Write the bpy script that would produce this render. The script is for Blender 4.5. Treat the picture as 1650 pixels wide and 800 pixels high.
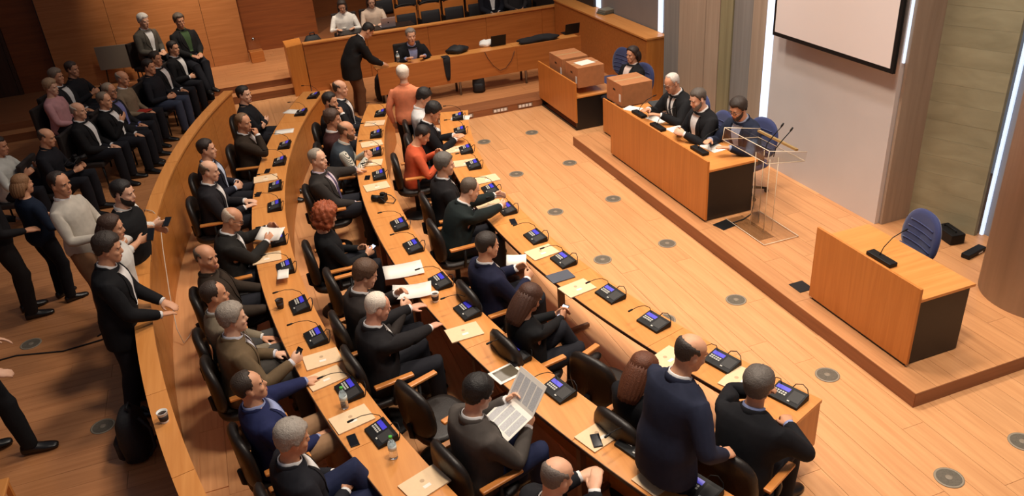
import bpy, bmesh, math, random
import numpy as np
from mathutils import Vector, Matrix, Quaternion
from mathutils.bvhtree import BVHTree
for o in list(bpy.data.objects): bpy.data.objects.remove(o, do_unlink=True)
scene = bpy.context.scene
col = scene.collection
random.seed(7); rng = np.random.default_rng(7)
R_ = math.radians
# ------------------------------------------------------------------ camera
FPX = 1295.0; CAMH = 5.0; PPX, PPY = 825.0, 400.0
def _nrm(v): return v/np.linalg.norm(v)
_up = -_nrm(np.array([1015-PPX, 2785-PPY, FPX]))
_a = np.array([285-PPX, -260-PPY, FPX]); _a = _nrm(_a-_up*(_a@_up))
_x = np.cross(_a, _up)
RC = np.stack([_x, _a, _up], 1)          # columns: world axes seen in image axes (right, down, forward)
cam_d = bpy.data.cameras.new('camera'); cam = bpy.data.objects.new('camera', cam_d); col.objects.link(cam)
cam_d.sensor_width = 36.0; cam_d.sensor_fit = 'HORIZONTAL'; cam_d.lens = FPX/1650*36
cam_d.clip_end = 200
cam.matrix_world = Matrix(((RC[0,0], -RC[1,0], -RC[2,0], 0), (RC[0,1], -RC[1,1], -RC[2,1], 0), (RC[0,2], -RC[1,2], -RC[2,2], CAMH), (0,0,0,1)))
scene.camera = cam
def at(px, py, z=0.0):
    d = RC.T @ np.array([px-PPX, py-PPY, FPX]); t = (z-CAMH)/d[2]
    return Vector((d[0]*t, d[1]*t, z))
def proj(P):
    c = RC @ (np.array(P, float)-np.array([0,0,CAMH]))
    return PPX+FPX*c[0]/c[2], PPY+FPX*c[1]/c[2], c[2]
# ------------------------------------------------------------------ light and exposure
w = bpy.data.worlds.new('world'); scene.world = w; w.use_nodes = True
w.node_tree.nodes['Background'].inputs[0].default_value = (0.80, 0.84, 1.0, 1)
w.node_tree.nodes['Background'].inputs[1].default_value = 0.16
scene.view_settings.view_transform = 'Standard'; scene.view_settings.look = 'None'
scene.view_settings.gamma = 1.0; scene.view_settings.exposure = -0.2
scene.view_settings.use_curve_mapping = False
WARM = (1.0, 0.86, 0.71)
def ceiling_lamp(x, y, z, power, size=0.5, color=WARM, spot=None, aim=None, blend=0.5):
    if spot:
        l = bpy.data.lights.new('spot_light', 'SPOT'); l.spot_size = R_(spot); l.spot_blend = blend; l.shadow_soft_size = size
    else:
        l = bpy.data.lights.new('ceiling_panel', 'AREA'); l.shape = 'DISK'; l.size = size; l.spread = R_(115)
    l.energy = power; l.color = color
    o = bpy.data.objects.new(l.name, l); col.objects.link(o); o.location = (x, y, z)
    if aim is not None: o.rotation_euler = (Vector(aim)-Vector((x, y, z))).to_track_quat('-Z', 'Y').to_euler()
    return o
for lx, ly, pw in ((2.6, 3.5, 205), (2.8, 7.5, 200), (3.0, 11.5, 175), (6.4, 3.5, 120), (6.0, 7.5, 105), (6.0, 11.5, 80), (4.5, 15.2, 95)):  # last one is an added, unseen lamp brightening the press area
    ceiling_lamp(lx, ly, 8.6, pw, 1.2)
# added unseen spots that brighten the stage wall
for ly in (5.2, 7.9, 10.6): ceiling_lamp(4.6, ly, 8.4, 540, .25, (1.0,.97,.95), spot=48, aim=(7.4, ly, 2.2), blend=.9)
# scallops on the back wood wall and on the platform in front of it
ceiling_lamp(0.3, 17.2, 5.6, 900, .08, (1.0,.86,.68), spot=62, aim=(0.3, 19.3, 0.6), blend=.7)
ceiling_lamp(-1.3, 17.9, 5.0, 420, .08, (1.0,.84,.64), spot=55, aim=(-1.2, 20.6, 1.6), blend=.6)
ceiling_lamp(3.4, 17.0, 6.0, 560, .08, (1.0,.86,.68), spot=60, aim=(3.2, 18.8, 1.0), blend=.7)

# ------------------------------------------------------------------ helpers
def s2l(c): return tuple(((v/255)/12.92 if v/255 <= .04045 else ((v/255+.055)/1.055)**2.4) for v in c)
_mats = {}
def mat(name, rgb, rough=.5, metal=0, noise=0, nscale=40, spec=.5, emit=None, trans=0, bump=0, sheen=0, alpha=None, coat=0):
    if name in _mats: return _mats[name]
    m = bpy.data.materials.new(name); m.use_nodes = True; nt = m.node_tree; b = nt.nodes['Principled BSDF']
    c = s2l(rgb)
    b.inputs['Base Color'].default_value = (*c, 1); b.inputs['Roughness'].default_value = rough
    b.inputs['Metallic'].default_value = metal; b.inputs['Specular IOR Level'].default_value = spec
    if sheen: b.inputs['Sheen Weight'].default_value = sheen
    if coat: b.inputs['Coat Weight'].default_value = coat
    if trans: b.inputs['Transmission Weight'].default_value = trans; b.inputs['IOR'].default_value = 1.45
    if emit: b.inputs['Emission Color'].default_value = (*s2l(emit[0]), 1); b.inputs['Emission Strength'].default_value = emit[1]
    if noise or bump:
        tc = nt.nodes.new('ShaderNodeTexCoord'); n = nt.nodes.new('ShaderNodeTexNoise'); n.inputs['Scale'].default_value = nscale
        n.inputs['Detail'].default_value = 4
        nt.links.new(tc.outputs['Object'], n.inputs['Vector'])
        if noise:
            r = nt.nodes.new('ShaderNodeMapRange'); r.inputs[3].default_value = 1-noise; r.inputs[4].default_value = 1+noise
            r.inputs[1].default_value = .25; r.inputs[2].default_value = .75
            mx = nt.nodes.new('ShaderNodeMix'); mx.data_type = 'RGBA'; mx.blend_type = 'MULTIPLY'; mx.inputs[0].default_value = 1
            nt.links.new(n.outputs[0], r.inputs[0]); mx.inputs[6].default_value = (*c, 1); nt.links.new(r.outputs[0], mx.inputs[7])
            nt.links.new(mx.outputs[2], b.inputs['Base Color'])
        if bump:
            bp = nt.nodes.new('ShaderNodeBump'); bp.inputs['Strength'].default_value = bump; bp.inputs['Distance'].default_value = .01
            nt.links.new(n.outputs[0], bp.inputs['Height']); nt.links.new(bp.outputs[0], b.inputs['Normal'])
    _mats[name] = m; return m
def wood(name, c1, c2, axis='Y', rough=.35, scale=1.0, objrand=0.0, contrast=1.0):
    if name in _mats: return _mats[name]
    m = bpy.data.materials.new(name); m.use_nodes = True; nt = m.node_tree; b = nt.nodes['Principled BSDF']
    tc = nt.nodes.new('ShaderNodeTexCoord'); mp = nt.nodes.new('ShaderNodeMapping')
    s = {'X': (1.1, 22, 22), 'Y': (22, 1.1, 22), 'Z': (22, 22, 1.1)}[axis]
    mp.inputs['Scale'].default_value = tuple(v*scale for v in s)
    oi = nt.nodes.new('ShaderNodeObjectInfo')
    cmb = nt.nodes.new('ShaderNodeCombineXYZ'); mlt = nt.nodes.new('ShaderNodeMath'); mlt.operation = 'MULTIPLY'; mlt.inputs[1].default_value = 37.0
    nt.links.new(oi.outputs['Random'], mlt.inputs[0])
    for k in range(3): nt.links.new(mlt.outputs[0], cmb.inputs[k])
    nt.links.new(cmb.outputs[0], mp.inputs['Location'])
    nt.links.new(tc.outputs['Object'], mp.inputs['Vector'])
    n = nt.nodes.new('ShaderNodeTexNoise'); n.inputs['Scale'].default_value = 1.0; n.inputs['Detail'].default_value = 5; n.inputs['Distortion'].default_value = .6
    nt.links.new(mp.outputs[0], n.inputs['Vector'])
    rp = nt.nodes.new('ShaderNodeValToRGB'); rp.color_ramp.elements[0].position = .5-.25/contrast; rp.color_ramp.elements[1].position = .5+.25/contrast
    rp.color_ramp.elements[0].color = (*s2l(c1), 1); rp.color_ramp.elements[1].color = (*s2l(c2), 1)
    nt.links.new(n.outputs[0], rp.inputs[0]); last = rp.outputs[0]
    if objrand:
        r = nt.nodes.new('ShaderNodeMapRange'); r.inputs[3].default_value = 1-objrand; r.inputs[4].default_value = 1+objrand
        nt.links.new(oi.outputs['Random'], r.inputs[0])
        mx = nt.nodes.new('ShaderNodeMix'); mx.data_type = 'RGBA'; mx.blend_type = 'MULTIPLY'; mx.inputs[0].default_value = 1
        nt.links.new(last, mx.inputs[6]); nt.links.new(r.outputs[0], mx.inputs[7]); last = mx.outputs[2]
    nt.links.new(last, b.inputs['Base Color']); b.inputs['Roughness'].default_value = rough
    _mats[name] = m; return m

class MB:
    def __init__(s): s.v = []; s.f = []; s.m = []; s.mats = []; s.sm = []
    def _mi(s, mt):
        if mt is None: return 0
        if mt not in s.mats: s.mats.append(mt)
        return s.mats.index(mt)
    def add(s, vs, fs, mt=None, smooth=False, M=None):
        o = len(s.v); mi = s._mi(mt)
        for v in vs:
            v = Vector(v); s.v.append(tuple(M @ v if M else v))
        for f in fs: s.f.append(tuple(i+o for i in f)); s.m.append(mi); s.sm.append(smooth)
        return s
    def box(s, x0, x1, y0, y1, z0, z1, mt=None, M=None, ch=0.0):
        if ch <= 0:
            return s.add([(x0,y0,z0),(x1,y0,z0),(x1,y1,z0),(x0,y1,z0),(x0,y0,z1),(x1,y0,z1),(x1,y1,z1),(x0,y1,z1)],
                [(0,3,2,1),(4,5,6,7),(0,1,5,4),(1,2,6,5),(2,3,7,6),(3,0,4,7)], mt, False, M)
        bm = bmesh.new(); bmesh.ops.create_cube(bm, size=1)
        for v in bm.verts: v.co = Vector((x0+(v.co.x+.5)*(x1-x0), y0+(v.co.y+.5)*(y1-y0), z0+(v.co.z+.5)*(z1-z0)))
        bmesh.ops.bevel(bm, geom=bm.edges[:], offset=ch, segments=2, affect='EDGES', profile=.5)
        bm.verts.ensure_lookup_table(); bm.verts.index_update()
        vs = [v.co.copy() for v in bm.verts]; fs = [[v.index for v in f.verts] for f in bm.faces]; bm.free()
        return s.add(vs, fs, mt, False, M)
    def prism(s, poly, z0, z1, mt=None, M=None):
        n = len(poly); vs = [(x,y,z0) for x,y in poly]+[(x,y,z1) for x,y in poly]
        fs = [tuple(range(n-1,-1,-1)), tuple(range(n,2*n))]+[(i,(i+1)%n,n+(i+1)%n,n+i) for i in range(n)]
        return s.add(vs, fs, mt, False, M)
    def rings(s, rs, mt=None, smooth=True, cap=True, closed=True, M=None):
        n = len(rs[0]); vs = [p for r in rs for p in r]; fs = []
        for k in range(len(rs)-1):
            for i in range(n if closed else n-1):
                j = (i+1) % n; fs.append((k*n+i, k*n+j, (k+1)*n+j, (k+1)*n+i))
        nf = len(fs)
        if cap: fs.append(tuple(range(n-1,-1,-1))); fs.append(tuple(range((len(rs)-1)*n, len(rs)*n)))
        k0 = len(s.sm); s.add(vs, fs, mt, smooth, M)
        for j in range(k0+nf, len(s.sm)): s.sm[j] = False
        return s
    def tube(s, pts, r, n=8, mt=None, M=None, smooth=True):
        pts = [Vector(p) for p in pts]; rr = r if isinstance(r, (list, tuple)) else [r]*len(pts); out = []; prev = None
        for i, p in enumerate(pts):
            t = (pts[min(i+1, len(pts)-1)]-pts[max(i-1, 0)]).normalized()
            if prev is None:
                a = Vector((0,0,1)) if abs(t.z) < .9 else Vector((1,0,0)); u = t.cross(a).normalized()
            else: u = (prev-t*prev.dot(t)).normalized()
            prev = u; wv = t.cross(u)
            out.append([p+(u*math.cos(2*math.pi*k/n)+wv*math.sin(2*math.pi*k/n))*rr[i] for k in range(n)])
        return s.rings(out, mt, smooth, True, True, M)
    def lathe(s, prof, n=20, mt=None, M=None, smooth=True):
        return s.rings([[(r*math.cos(2*math.pi*k/n), r*math.sin(2*math.pi*k/n), z) for k in range(n)] for r, z in prof], mt, smooth, True, True, M)
    def mesh(s, name, mt=None):
        me = bpy.data.meshes.new(name); me.from_pydata(s.v, [], s.f)
        ms = s.mats if s.mats else [mt]
        for m in ms: me.materials.append(m)
        me.polygons.foreach_set('material_index', s.m); me.polygons.foreach_set('use_smooth', s.sm)
        me.update(); return me
    def build(s, name, mt=None, parent=None, loc=None, rz=None):
        o = bpy.data.objects.new(name, s.mesh(name, mt)); col.objects.link(o)
        if parent: o.parent = parent
        if loc is not None: o.location = loc
        if rz is not None: o.rotation_euler = (0,0,rz)
        return o
def link(name, me, parent=None, loc=(0,0,0), rz=0):
    o = bpy.data.objects.new(name, me); col.objects.link(o); o.parent = parent; o.location = loc; o.rotation_euler = (0,0,rz); return o
def tag(o, label=None, cat=None, group=None, kind=None):
    if label: o['label'] = label
    if cat: o['category'] = cat
    if group: o['group'] = group
    if kind: o['kind'] = kind
    return o
def thing(name, label, cat, loc=(0,0,0), rz=0, group=None):
    o = bpy.data.objects.new(name, None); col.objects.link(o); o.location = loc; o.rotation_euler = (0,0,rz); o.empty_display_size = .1
    return tag(o, label, cat, group)
def struct(o): o['kind'] = 'structure'; return o
def copy_tree(o, parent=None):
    c = o.copy(); col.objects.link(c); c.parent = parent
    for ch in o.children: copy_tree(ch, c)
    return c
# arcs: chamber rows are concentric about CX, CY; angle 0 looks along -X, positive is the far end
CX, CY = 15.4, 8.55
def arc(r, deg, z=0): a = R_(deg); return Vector((CX-r*math.cos(a), CY+r*math.sin(a), z))
def pol(P): return math.hypot(P[0]-CX, P[1]-CY), math.degrees(math.atan2(P[1]-CY, CX-P[0]))
def face_rz(deg): return R_(-90-deg)       # rz so that local +Y looks at the centre of the arcs
def arc_mb(mb, r0, r1, z0, z1, a0, a1, n, mt=None, O=Vector((0,0,0)), smooth=False):
    rs = []
    for i in range(n+1):
        d = a0+(a1-a0)*i/n
        rs.append([arc(r0,d,z0)-O, arc(r1,d,z0)-O, arc(r1,d,z1)-O, arc(r0,d,z1)-O])
    return mb.rings(rs, mt, smooth)
# ------------------------------------------------------------------ materials of the place
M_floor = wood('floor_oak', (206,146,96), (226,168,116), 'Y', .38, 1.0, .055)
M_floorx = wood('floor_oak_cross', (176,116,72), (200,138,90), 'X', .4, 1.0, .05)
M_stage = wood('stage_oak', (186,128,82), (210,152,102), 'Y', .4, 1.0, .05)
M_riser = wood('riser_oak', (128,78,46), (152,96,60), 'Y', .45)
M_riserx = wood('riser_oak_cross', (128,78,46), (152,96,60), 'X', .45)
M_desk = wood('desk_beech', (205,132,66), (222,152,84), 'Y', .3)
M_deskx = wood('desk_beech_cross', (205,132,66), (222,152,84), 'X', .3)
M_panel = wood('panel_beech', (186,112,46), (205,132,62), 'Z', .35)
M_panely = wood('panel_beech_long', (182,108,44), (202,130,60), 'Y', .35)
M_panelx = wood('panel_beech_across', (168,98,44), (190,118,58), 'X', .38)
M_wallwood = wood('wall_veneer', (160,98,52), (186,122,72), 'X', .4)
M_black = mat('black_laminate', (30,24,22), .45, noise=.1)
M_leather = mat('black_leather', (34,28,25), .42, bump=.15, nscale=90, spec=.4)
M_plastic = mat('black_plastic', (16,15,16), .55, spec=.3)
M_rubber = mat('dark_rubber', (26,26,28), .7)
M_metal = mat('brushed_steel', (150,150,155), .3, 1)
M_darkmetal = mat('dark_steel', (60,60,62), .4, .8)
M_paper = mat('white_paper', (238,232,222), .8)
M_folder = mat('cream_folder', (232,200,160), .7, noise=.03)
M_blue = mat('blue_fabric', (34,44,92), .8, noise=.12, nscale=150, sheen=.3)
M_concrete = mat('concrete_grey', (142,134,126), .85, noise=.1, nscale=9, bump=.2)
M_wallgrey = mat('wall_paint', (208,198,192), .7, noise=.02, nscale=3)
M_white = mat('white_card', (235,233,228), .6)
# ------------------------------------------------------------------ floor with planks
def plank_floor(name, rects, top, M_a, thick, axis, base_poly, base_mat, limit=300, base_z=None):
    fb = MB(); fb.prism(base_poly, top-.25 if base_z is None else base_z, top-.008, base_mat); fl = struct(fb.build(name, base_mat))
    me = {}; cand = []
    for (x0,x1,y0,y1) in rects:
        pts = [proj((x,y,top)) for x in (x0,x1) for y in (y0,y1)]
        if any(p[2] < .3 for p in pts): ar = 0
        else:
            xs = [min(max(p[0],0),1650) for p in pts]; ys = [min(max(p[1],0),800) for p in pts]
            ar = (max(xs)-min(xs))*(max(ys)-min(ys))
        cand.append((ar,(x0,x1,y0,y1)))
    cand.sort(key=lambda c: -c[0])
    rest = MB()
    for i,(ar,(x0,x1,y0,y1)) in enumerate(cand):
        g = .0015; dz = random.uniform(-.0006,.0006)
        if i < limit and ar > 0:
            k = (round(x1-x0,3), round(y1-y0,3))
            if k not in me:
                b = MB(); hx, hy = (x1-x0)/2-g, (y1-y0)/2-g; b.box(-hx,hx,-hy,hy,-thick,0,M_a); me[k] = b.mesh('plank', M_a)
            link('plank', me[k], fl, ((x0+x1)/2,(y0+y1)/2,top+dz))
        else: rest.box(x0+g,x1-g,y0+g,y1-g,top-thick,top+dz,M_a)
    if rest.v:
        o = rest.build('planks', M_a, fl); o['kind'] = 'stuff'
    return fl
RP0, RP1 = 16.70, 16.84            # parapet inner / outer radius
def xin(y, r): return CX-math.sqrt(r*r-(y-CY)**2)
rects = []
PW = .235
nx = int((9.4+1.6)/PW)
for i in range(nx):
    x0 = -1.55+i*PW; x1 = x0+PW; L = 2.3; y = -1.0-random.random()*L
    lo, hi = -1.0, 17.45
    if x0 < .6:
        q = RP0**2-(CX-x0)**2
        if q <= 0: continue
        q = math.sqrt(q); lo, hi = max(lo, CY-q), min(hi, CY+q if CY+q < 14.6 else 17.45)
    if x0 > 5.0: hi = 13.9
    while y < hi:
        a, b = max(y, lo), min(y+L, hi)
        if b-a > .08 and not (x0 > 5.0 and a > 4.25 and b < 11.6): rects.append((x0,x1,a,b))
        y += L
floor_ch = plank_floor('floor', rects, 0.0, M_floor, .007, 'Y', [(-9,-1.2),(9.6,-1.2),(9.6,17.5),(-9,17.5)], M_floor, 300)
tag(floor_ch, 'pale oak plank floor of the council chamber')
rects = []
y0 = 2.2
while y0 < 17.3:
    y1 = y0+.235; xe = xin(min(max((y0+y1)/2, CY-15), CY+15), (RP0+RP1)/2) if y0 < 14.6 else -.1
    x = xe-random.random()*2.0
    rects.append((x, xe, y0, y1)) if xe-x > .08 else None
    while x > -6.5: rects.append((x-2.0, x, y0, y1)); x -= 2.0
    y0 = y1
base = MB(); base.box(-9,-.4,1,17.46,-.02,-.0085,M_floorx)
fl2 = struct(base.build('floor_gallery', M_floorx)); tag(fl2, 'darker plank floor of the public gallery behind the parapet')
mel = {}; restb = MB()
cand = []
for r in rects:
    p = proj(((r[0]+r[1])/2,(r[2]+r[3])/2,0)); cand.append((0 if p[2] < 1 or not(-200 < p[0] < 700 and -50 < p[1] < 900) else 1/p[2], r))
cand.sort(key=lambda c: -c[0])
for i,(a,(x0,x1,y0,y1)) in enumerate(cand):
    g = .0015
    if i < 120 and a > 0:
        b = MB(); hx, hy = (x1-x0)/2-g, (y1-y0)/2-g; k = (round(hx,3), round(hy,3))
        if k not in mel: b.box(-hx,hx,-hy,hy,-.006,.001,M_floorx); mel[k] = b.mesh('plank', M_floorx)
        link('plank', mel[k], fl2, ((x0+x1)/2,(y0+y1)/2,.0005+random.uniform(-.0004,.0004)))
    else: restb.box(x0+g,x1-g,y0+g,y1-g,-.006,.001,M_floorx)
if restb.v: o = restb.build('planks', M_floorx, fl2); o['kind'] = 'stuff'
# ------------------------------------------------------------------ stage
SZ = .157; SX = 5.09; SY0, SY1 = 4.21, 11.69
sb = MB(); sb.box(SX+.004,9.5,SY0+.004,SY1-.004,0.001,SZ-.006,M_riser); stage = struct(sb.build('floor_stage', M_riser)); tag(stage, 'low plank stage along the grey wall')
me = {}
i = 0; x0 = SX
while x0 < 9.3:
    x1 = x0+.24; y = SY0-random.random()*1.5
    while y < SY1:
        a, b = max(y, SY0), min(y+1.9, SY1)
        if b-a > .05:
            q = MB(); q.box(-.1185,.1185,-(b-a)/2+.0015,(b-a)/2-.0015,-.006,0,M_stage)
            link('plank', q.mesh('plank', M_stage), stage, ((x0+x1)/2,(a+b)/2,SZ))
        y += 1.9
    x0 = x1
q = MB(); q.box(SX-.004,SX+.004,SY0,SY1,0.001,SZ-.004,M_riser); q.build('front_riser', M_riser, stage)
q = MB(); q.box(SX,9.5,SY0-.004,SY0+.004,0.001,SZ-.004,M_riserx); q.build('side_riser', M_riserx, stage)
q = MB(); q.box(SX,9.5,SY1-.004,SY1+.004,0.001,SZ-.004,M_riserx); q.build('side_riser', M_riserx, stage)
# ------------------------------------------------------------------ press dais and upper platform
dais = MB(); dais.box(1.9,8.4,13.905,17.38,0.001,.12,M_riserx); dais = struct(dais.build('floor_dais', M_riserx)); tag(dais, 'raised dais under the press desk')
y = 13.9; k = 0
while y < 17.3:
    x = 1.9-random.random()
    while x < 8.4:
        a, b = max(x,1.9), min(x+2.2,8.4)
        if b-a > .05: q = MB(); q.box(a+.0015,b-.0015,y+.0015,min(y+.24,17.38)-.0015,.12,.126,M_riserx if y < 14.3 else M_floorx); q.build('plank', None, dais)
        x += 2.2
    y += .24
for px in (718, 750, 806, 846):                      # socket strips let into the dais riser
    P = at(px, 0, 0); d = RC.T @ np.array([px-PPX, 172-(px-846)*.17-PPY-4, FPX]); t = 13.9/d[1]; X = d[0]*t
    t = MB(); t.box(X-.15,X+.15,13.892,13.9,.03,.10,M_metal)
    for j in range(4): t.box(X-.13+j*.068,X-.08+j*.068,13.888,13.893,.04,.09,M_white)
    t.build('socket_strip', None, dais)
plat = MB(); plat.box(-9.0,9.4,17.75,24,.001,.30,M_riserx); plat = struct(plat.build('floor_platform', M_riserx)); tag(plat, 'raised oak platform at the back of the hall')
q = MB(); q.box(-9,1.32,17.46,17.78,.001,.15,M_riserx); q.build('step', None, plat)
q = MB(); q.box(-9,1.32,17.45,17.78,.15,.158,M_floorx); q.build('tread', None, plat)
y = 17.74
while y < 20.6:
    x = -3.5-random.random()
    while x < 1.4:
        a, b = max(x,-3.5), min(x+1.8,1.4)
        if b-a > .05: q = MB(); q.box(a+.0015,b-.0015,y+.0015,y+.2385,.30,.307,M_floorx); q.build('plank', M_floorx, plat)
        x += 1.8
    y += .24
q = MB(); q.box(1.4,9.4,17.6,24,.30,.306,M_floorx); q.build('carpet_boards', None, plat)
# ------------------------------------------------------------------ tier front (parapet in front of the press seats)
tier = thing('tier_front', 'long beech front panel of the upper press tier', 'balustrade', (1.5,17.42,0))
xs = [0, 1.35, 2.7, 4.05, 5.4, 6.2]
for a, b in zip(xs, xs[1:]):
    q = MB(); q.box(a+.003,b-.003,-.03,.03,.0,1.02,M_panelx); q.build('panel', None, tier)
    q = MB(); q.box(a+.001,b-.001,-.06,.12,1.02,1.05,M_deskx); q.build('top_rail', None, tier)
q = MB(); q.prism([(-.02,-.03),(0,.03),(-.36,-.10),(-.36,-.16)],0,1.05,M_panel); q.build('end_panel', None, tier)
q = MB(); q.prism([(-.02,.03),(0,.6),(-.36,.5),(-.36,-.10)],0,1.05,M_panel); q.build('end_block', None, tier)
# ------------------------------------------------------------------ back walls
def wall_box(name, x0,x1,y0,y1,z0,z1,m, label=None):
    q = MB(); q.box(x0,x1,y0,y1,z0,z1,m); o = struct(q.build(name, m))
    if label: o['label'] = label
    return o
wb = MB(); wb.box(-3.6,.43,19.72,19.9,.3,6.5,M_black); wb = struct(wb.build('wall_back', M_black)); tag(wb,'wood veneered back wall washed by spotlights')
xs = [-3.58,-2.26,-.36,.43]
for a, b in zip(xs, xs[1:]):
    for z0, z1 in ((.31,2.3),(2.31,4.3),(4.31,6.5)):
        q = MB(); q.box(a+.004,b-.004,19.70,19.725,z0,z1,M_wallwood); q.build('panel', M_wallwood, wb)
wall_box('wall_recess',.43,2.2,20.6,20.8,.3,6.5,wood('recess_veneer',(120,62,28),(146,80,38),'X',.45),'darker wood wall in the recess')
wall_box('wall_recess_side',.33,.43,19.9,20.8,.3,6.5,M_wallwood)
wl = MB(); wl.box(-7,-3.5,20.0,20.2,.0,6.5,M_black); wl = struct(wl.build('wall_gallery', M_black)); tag(wl,'dark wood wall behind the public gallery')
for a, b in ((-7,-5.6),(-5.6,-4.4),(-4.4,-3.56)):
    q = MB(); q.box(a+.006,b-.006,19.97,20.0,.02,6.5,wood('gallery_veneer',(112,56,22),(138,74,32),'X',.45)); q.build('panel', None, wl)
dr = struct(thing('door_1', 'dark brown double door in the gallery wall', 'door', (-5.1,19.95,.0))); del dr['category']
M_door = wood('door_veneer',(52,28,14),(70,40,22),'Z',.5)
for a, b in ((-.62,-.005),(.005,.62)):
    q = MB(); q.box(a,b,-.02,.02,.02,2.25,M_door,None,.004); lf = q.build('leaf', None, dr)
    q = MB(); q.tube([((b-.08) if a < 0 else (a+.08),-.06,.95),((b-.08) if a < 0 else (a+.08),-.06,1.25)],.012,8,M_metal); q.build('handle', None, lf)
q = MB(); q.box(-.70,-.63,-.03,.02,0,2.33,M_door); q.box(.63,.70,-.03,.02,0,2.33,M_door); q.box(-.70,.70,-.03,.02,2.26,2.33,M_door); q.build('frame', None, dr)
wall_box('wall_left',-7.15,-7.0,-1,20.2,0,6.5,wood('left_veneer',(112,56,22),(138,74,32),'Z',.45),'dark wood wall at the far left of the public gallery')
wall_box('wall_far', 1.6,9.6,22.6,22.8,.3,6.5,wood('far_veneer',(150,84,38),(172,100,48),'X',.45),'wood wall behind the press tier')
# ------------------------------------------------------------------ stage wall
XW = 7.08
wr = wall_box('wall_right', XW, XW+.12, 6.95, 9.24, SZ-.01, 7, M_wallgrey, 'smooth grey wall panel behind the stage')
def vpoly(name, pts, z0, z1, m, label):
    q = MB(); q.prism(pts, z0, z1, m); o = struct(q.build(name, m)); o['label'] = label; return o
def board_concrete(name, c1, c2, axis='Z', sc=1.0, bump=.25):
    if name in _mats: return _mats[name]
    m = wood(name, c1, c2, axis, .8, sc); b = m.node_tree.nodes['Principled BSDF']
    nz = [n for n in m.node_tree.nodes if n.type == 'TEX_NOISE'][0]
    bp = m.node_tree.nodes.new('ShaderNodeBump'); bp.inputs['Strength'].default_value = bump; bp.inputs['Distance'].default_value = .02
    m.node_tree.links.new(nz.outputs[0], bp.inputs['Height']); m.node_tree.links.new(bp.outputs[0], b.inputs['Normal'])
    return m
BC1 = board_concrete('board_concrete_tan', (150,128,108), (172,150,128), 'Z', .5)
BC2 = board_concrete('board_concrete_olive', (122,112,82), (146,136,102), 'Z', .5)
BC3 = board_concrete('board_concrete_grey', (118,112,106), (138,132,126), 'Z', .4)
BC4 = board_concrete('board_concrete_streaked', (140,133,104), (164,157,126), 'Y', .25, .25)
# the wide board-marked pier: vertical boards of slightly different tone, each proud or sunk a little
pier = struct(thing('wall_pier', 'wide board-marked concrete pier behind the panel desk', 'pier', (7.3,10.6,0))); del pier['category']
edges = [(12.32,11.79,BC3,.00),(11.79,11.4,BC1,.03),(11.4,11.0,BC1,.035),(11.0,10.62,BC1,.03),(10.62,10.3,BC2,.02),(10.3,10.0,BC3,.0),(10.0,9.8,BC3,.005),(9.8,9.42,BC1,.03)]
for a, b, m, d in edges:
    q = MB(); q.box(-.15-d,.45,b-10.6+.004,a-10.6-.004,0.0,7,m); q.build('board_face', m, pier)
p2 = struct(thing('wall_pier_end', 'tan concrete wall end beside the grey panel', 'pier', (7.3,6.9,0))); del p2['category']
q = MB(); q.prism([(-.16,.04),(-.16,0),(.26,0),(.26,.04)],SZ-.01,7,BC1); q.build('face', BC1, p2)
zz = SZ
k = 0
while zz < 6.5:                                      # olive face: horizontal board marks, each course its own board
    h = .22; q = MB(); dd = random.uniform(0,.002)
    q.prism([(.26,.03),(.26-dd,.0),(.56-dd,-.72),(.60,-.72),(.60,.03)],zz,zz+h-.0015,BC4); q.build('board_course', BC4, p2); zz += h
# windows: tall daylight slits
M_day = mat('daylight_slit', (215,232,255), .4, emit=((215,232,255),1.1))
def slit(n, x0,x1,y0,y1,z0,z1):
    q = MB(); q.box(x0,x1,y0,y1,z0,z1,M_day); o = struct(q.build('window_%d' % n, M_day)); o['label'] = 'narrow floor to ceiling daylight slit'; return o
slit(1, 7.07,7.10,9.25,9.41,SZ,7)
slit(2, 7.6,7.63,13.19,13.33,1.21,7)
slit(3, 7.95,7.98,6.15,6.185,SZ,7)
slit(4, 7.6,7.63,15.8,15.98,1.21,7)
slit(5, 7.10,7.12,6.925,6.95,2.2,7)
wall_box('wall_side', 7.64,7.8,12.3,17.4,0,7,mat('wall_side_paint',(132,126,124),.7,noise=.03,nscale=3),'grey brown side wall above the wooden partition')
wall_box('wall_panel', 7.99,8.1,4.0,6.2,SZ,7,mat('panel_paint',(140,142,150),.6),'cool grey wall panel beside the round column')
wall_box('wall_corner', 7.55,7.64,16.0,22.6,0,7,mat('corner_dark',(52,42,38),.7),'dark wall at the end of the press tier')
# round concrete column
q = MB(); q.lathe([(.60,0),(.60,7)],48,board_concrete('column_concrete',(168,158,150),(188,178,170),'Z',.35)); colu = struct(q.build('column', None, None, (7.45,4.92,SZ))); tag(colu,'round board-marked concrete column at the stage end')
# projection screen
scr = thing('projection_screen', 'white projection screen with black border on the grey wall', 'screen', (6.93,7.96,2.12))
q = MB(); q.box(-.02,.02,-1.09,1.09,0,2.9,M_plastic,None,.004); q.build('frame', None, scr)
q = MB(); q.box(-.024,-.02,-1.04,1.04,.055,2.85,mat('screen_fabric',(226,212,206),.75)); q.build('fabric', None, scr)
q = MB(); q.tube([(.0,-1.15,2.95),(.0,1.15,2.95)],.05,12,M_white); q.build('roller_case', None, scr)
for s in (-.8,.8): q = MB(); q.box(.0,.15,s-.03,s+.03,2.6,2.64,M_darkmetal); q.build('bracket', None, scr)
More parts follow.
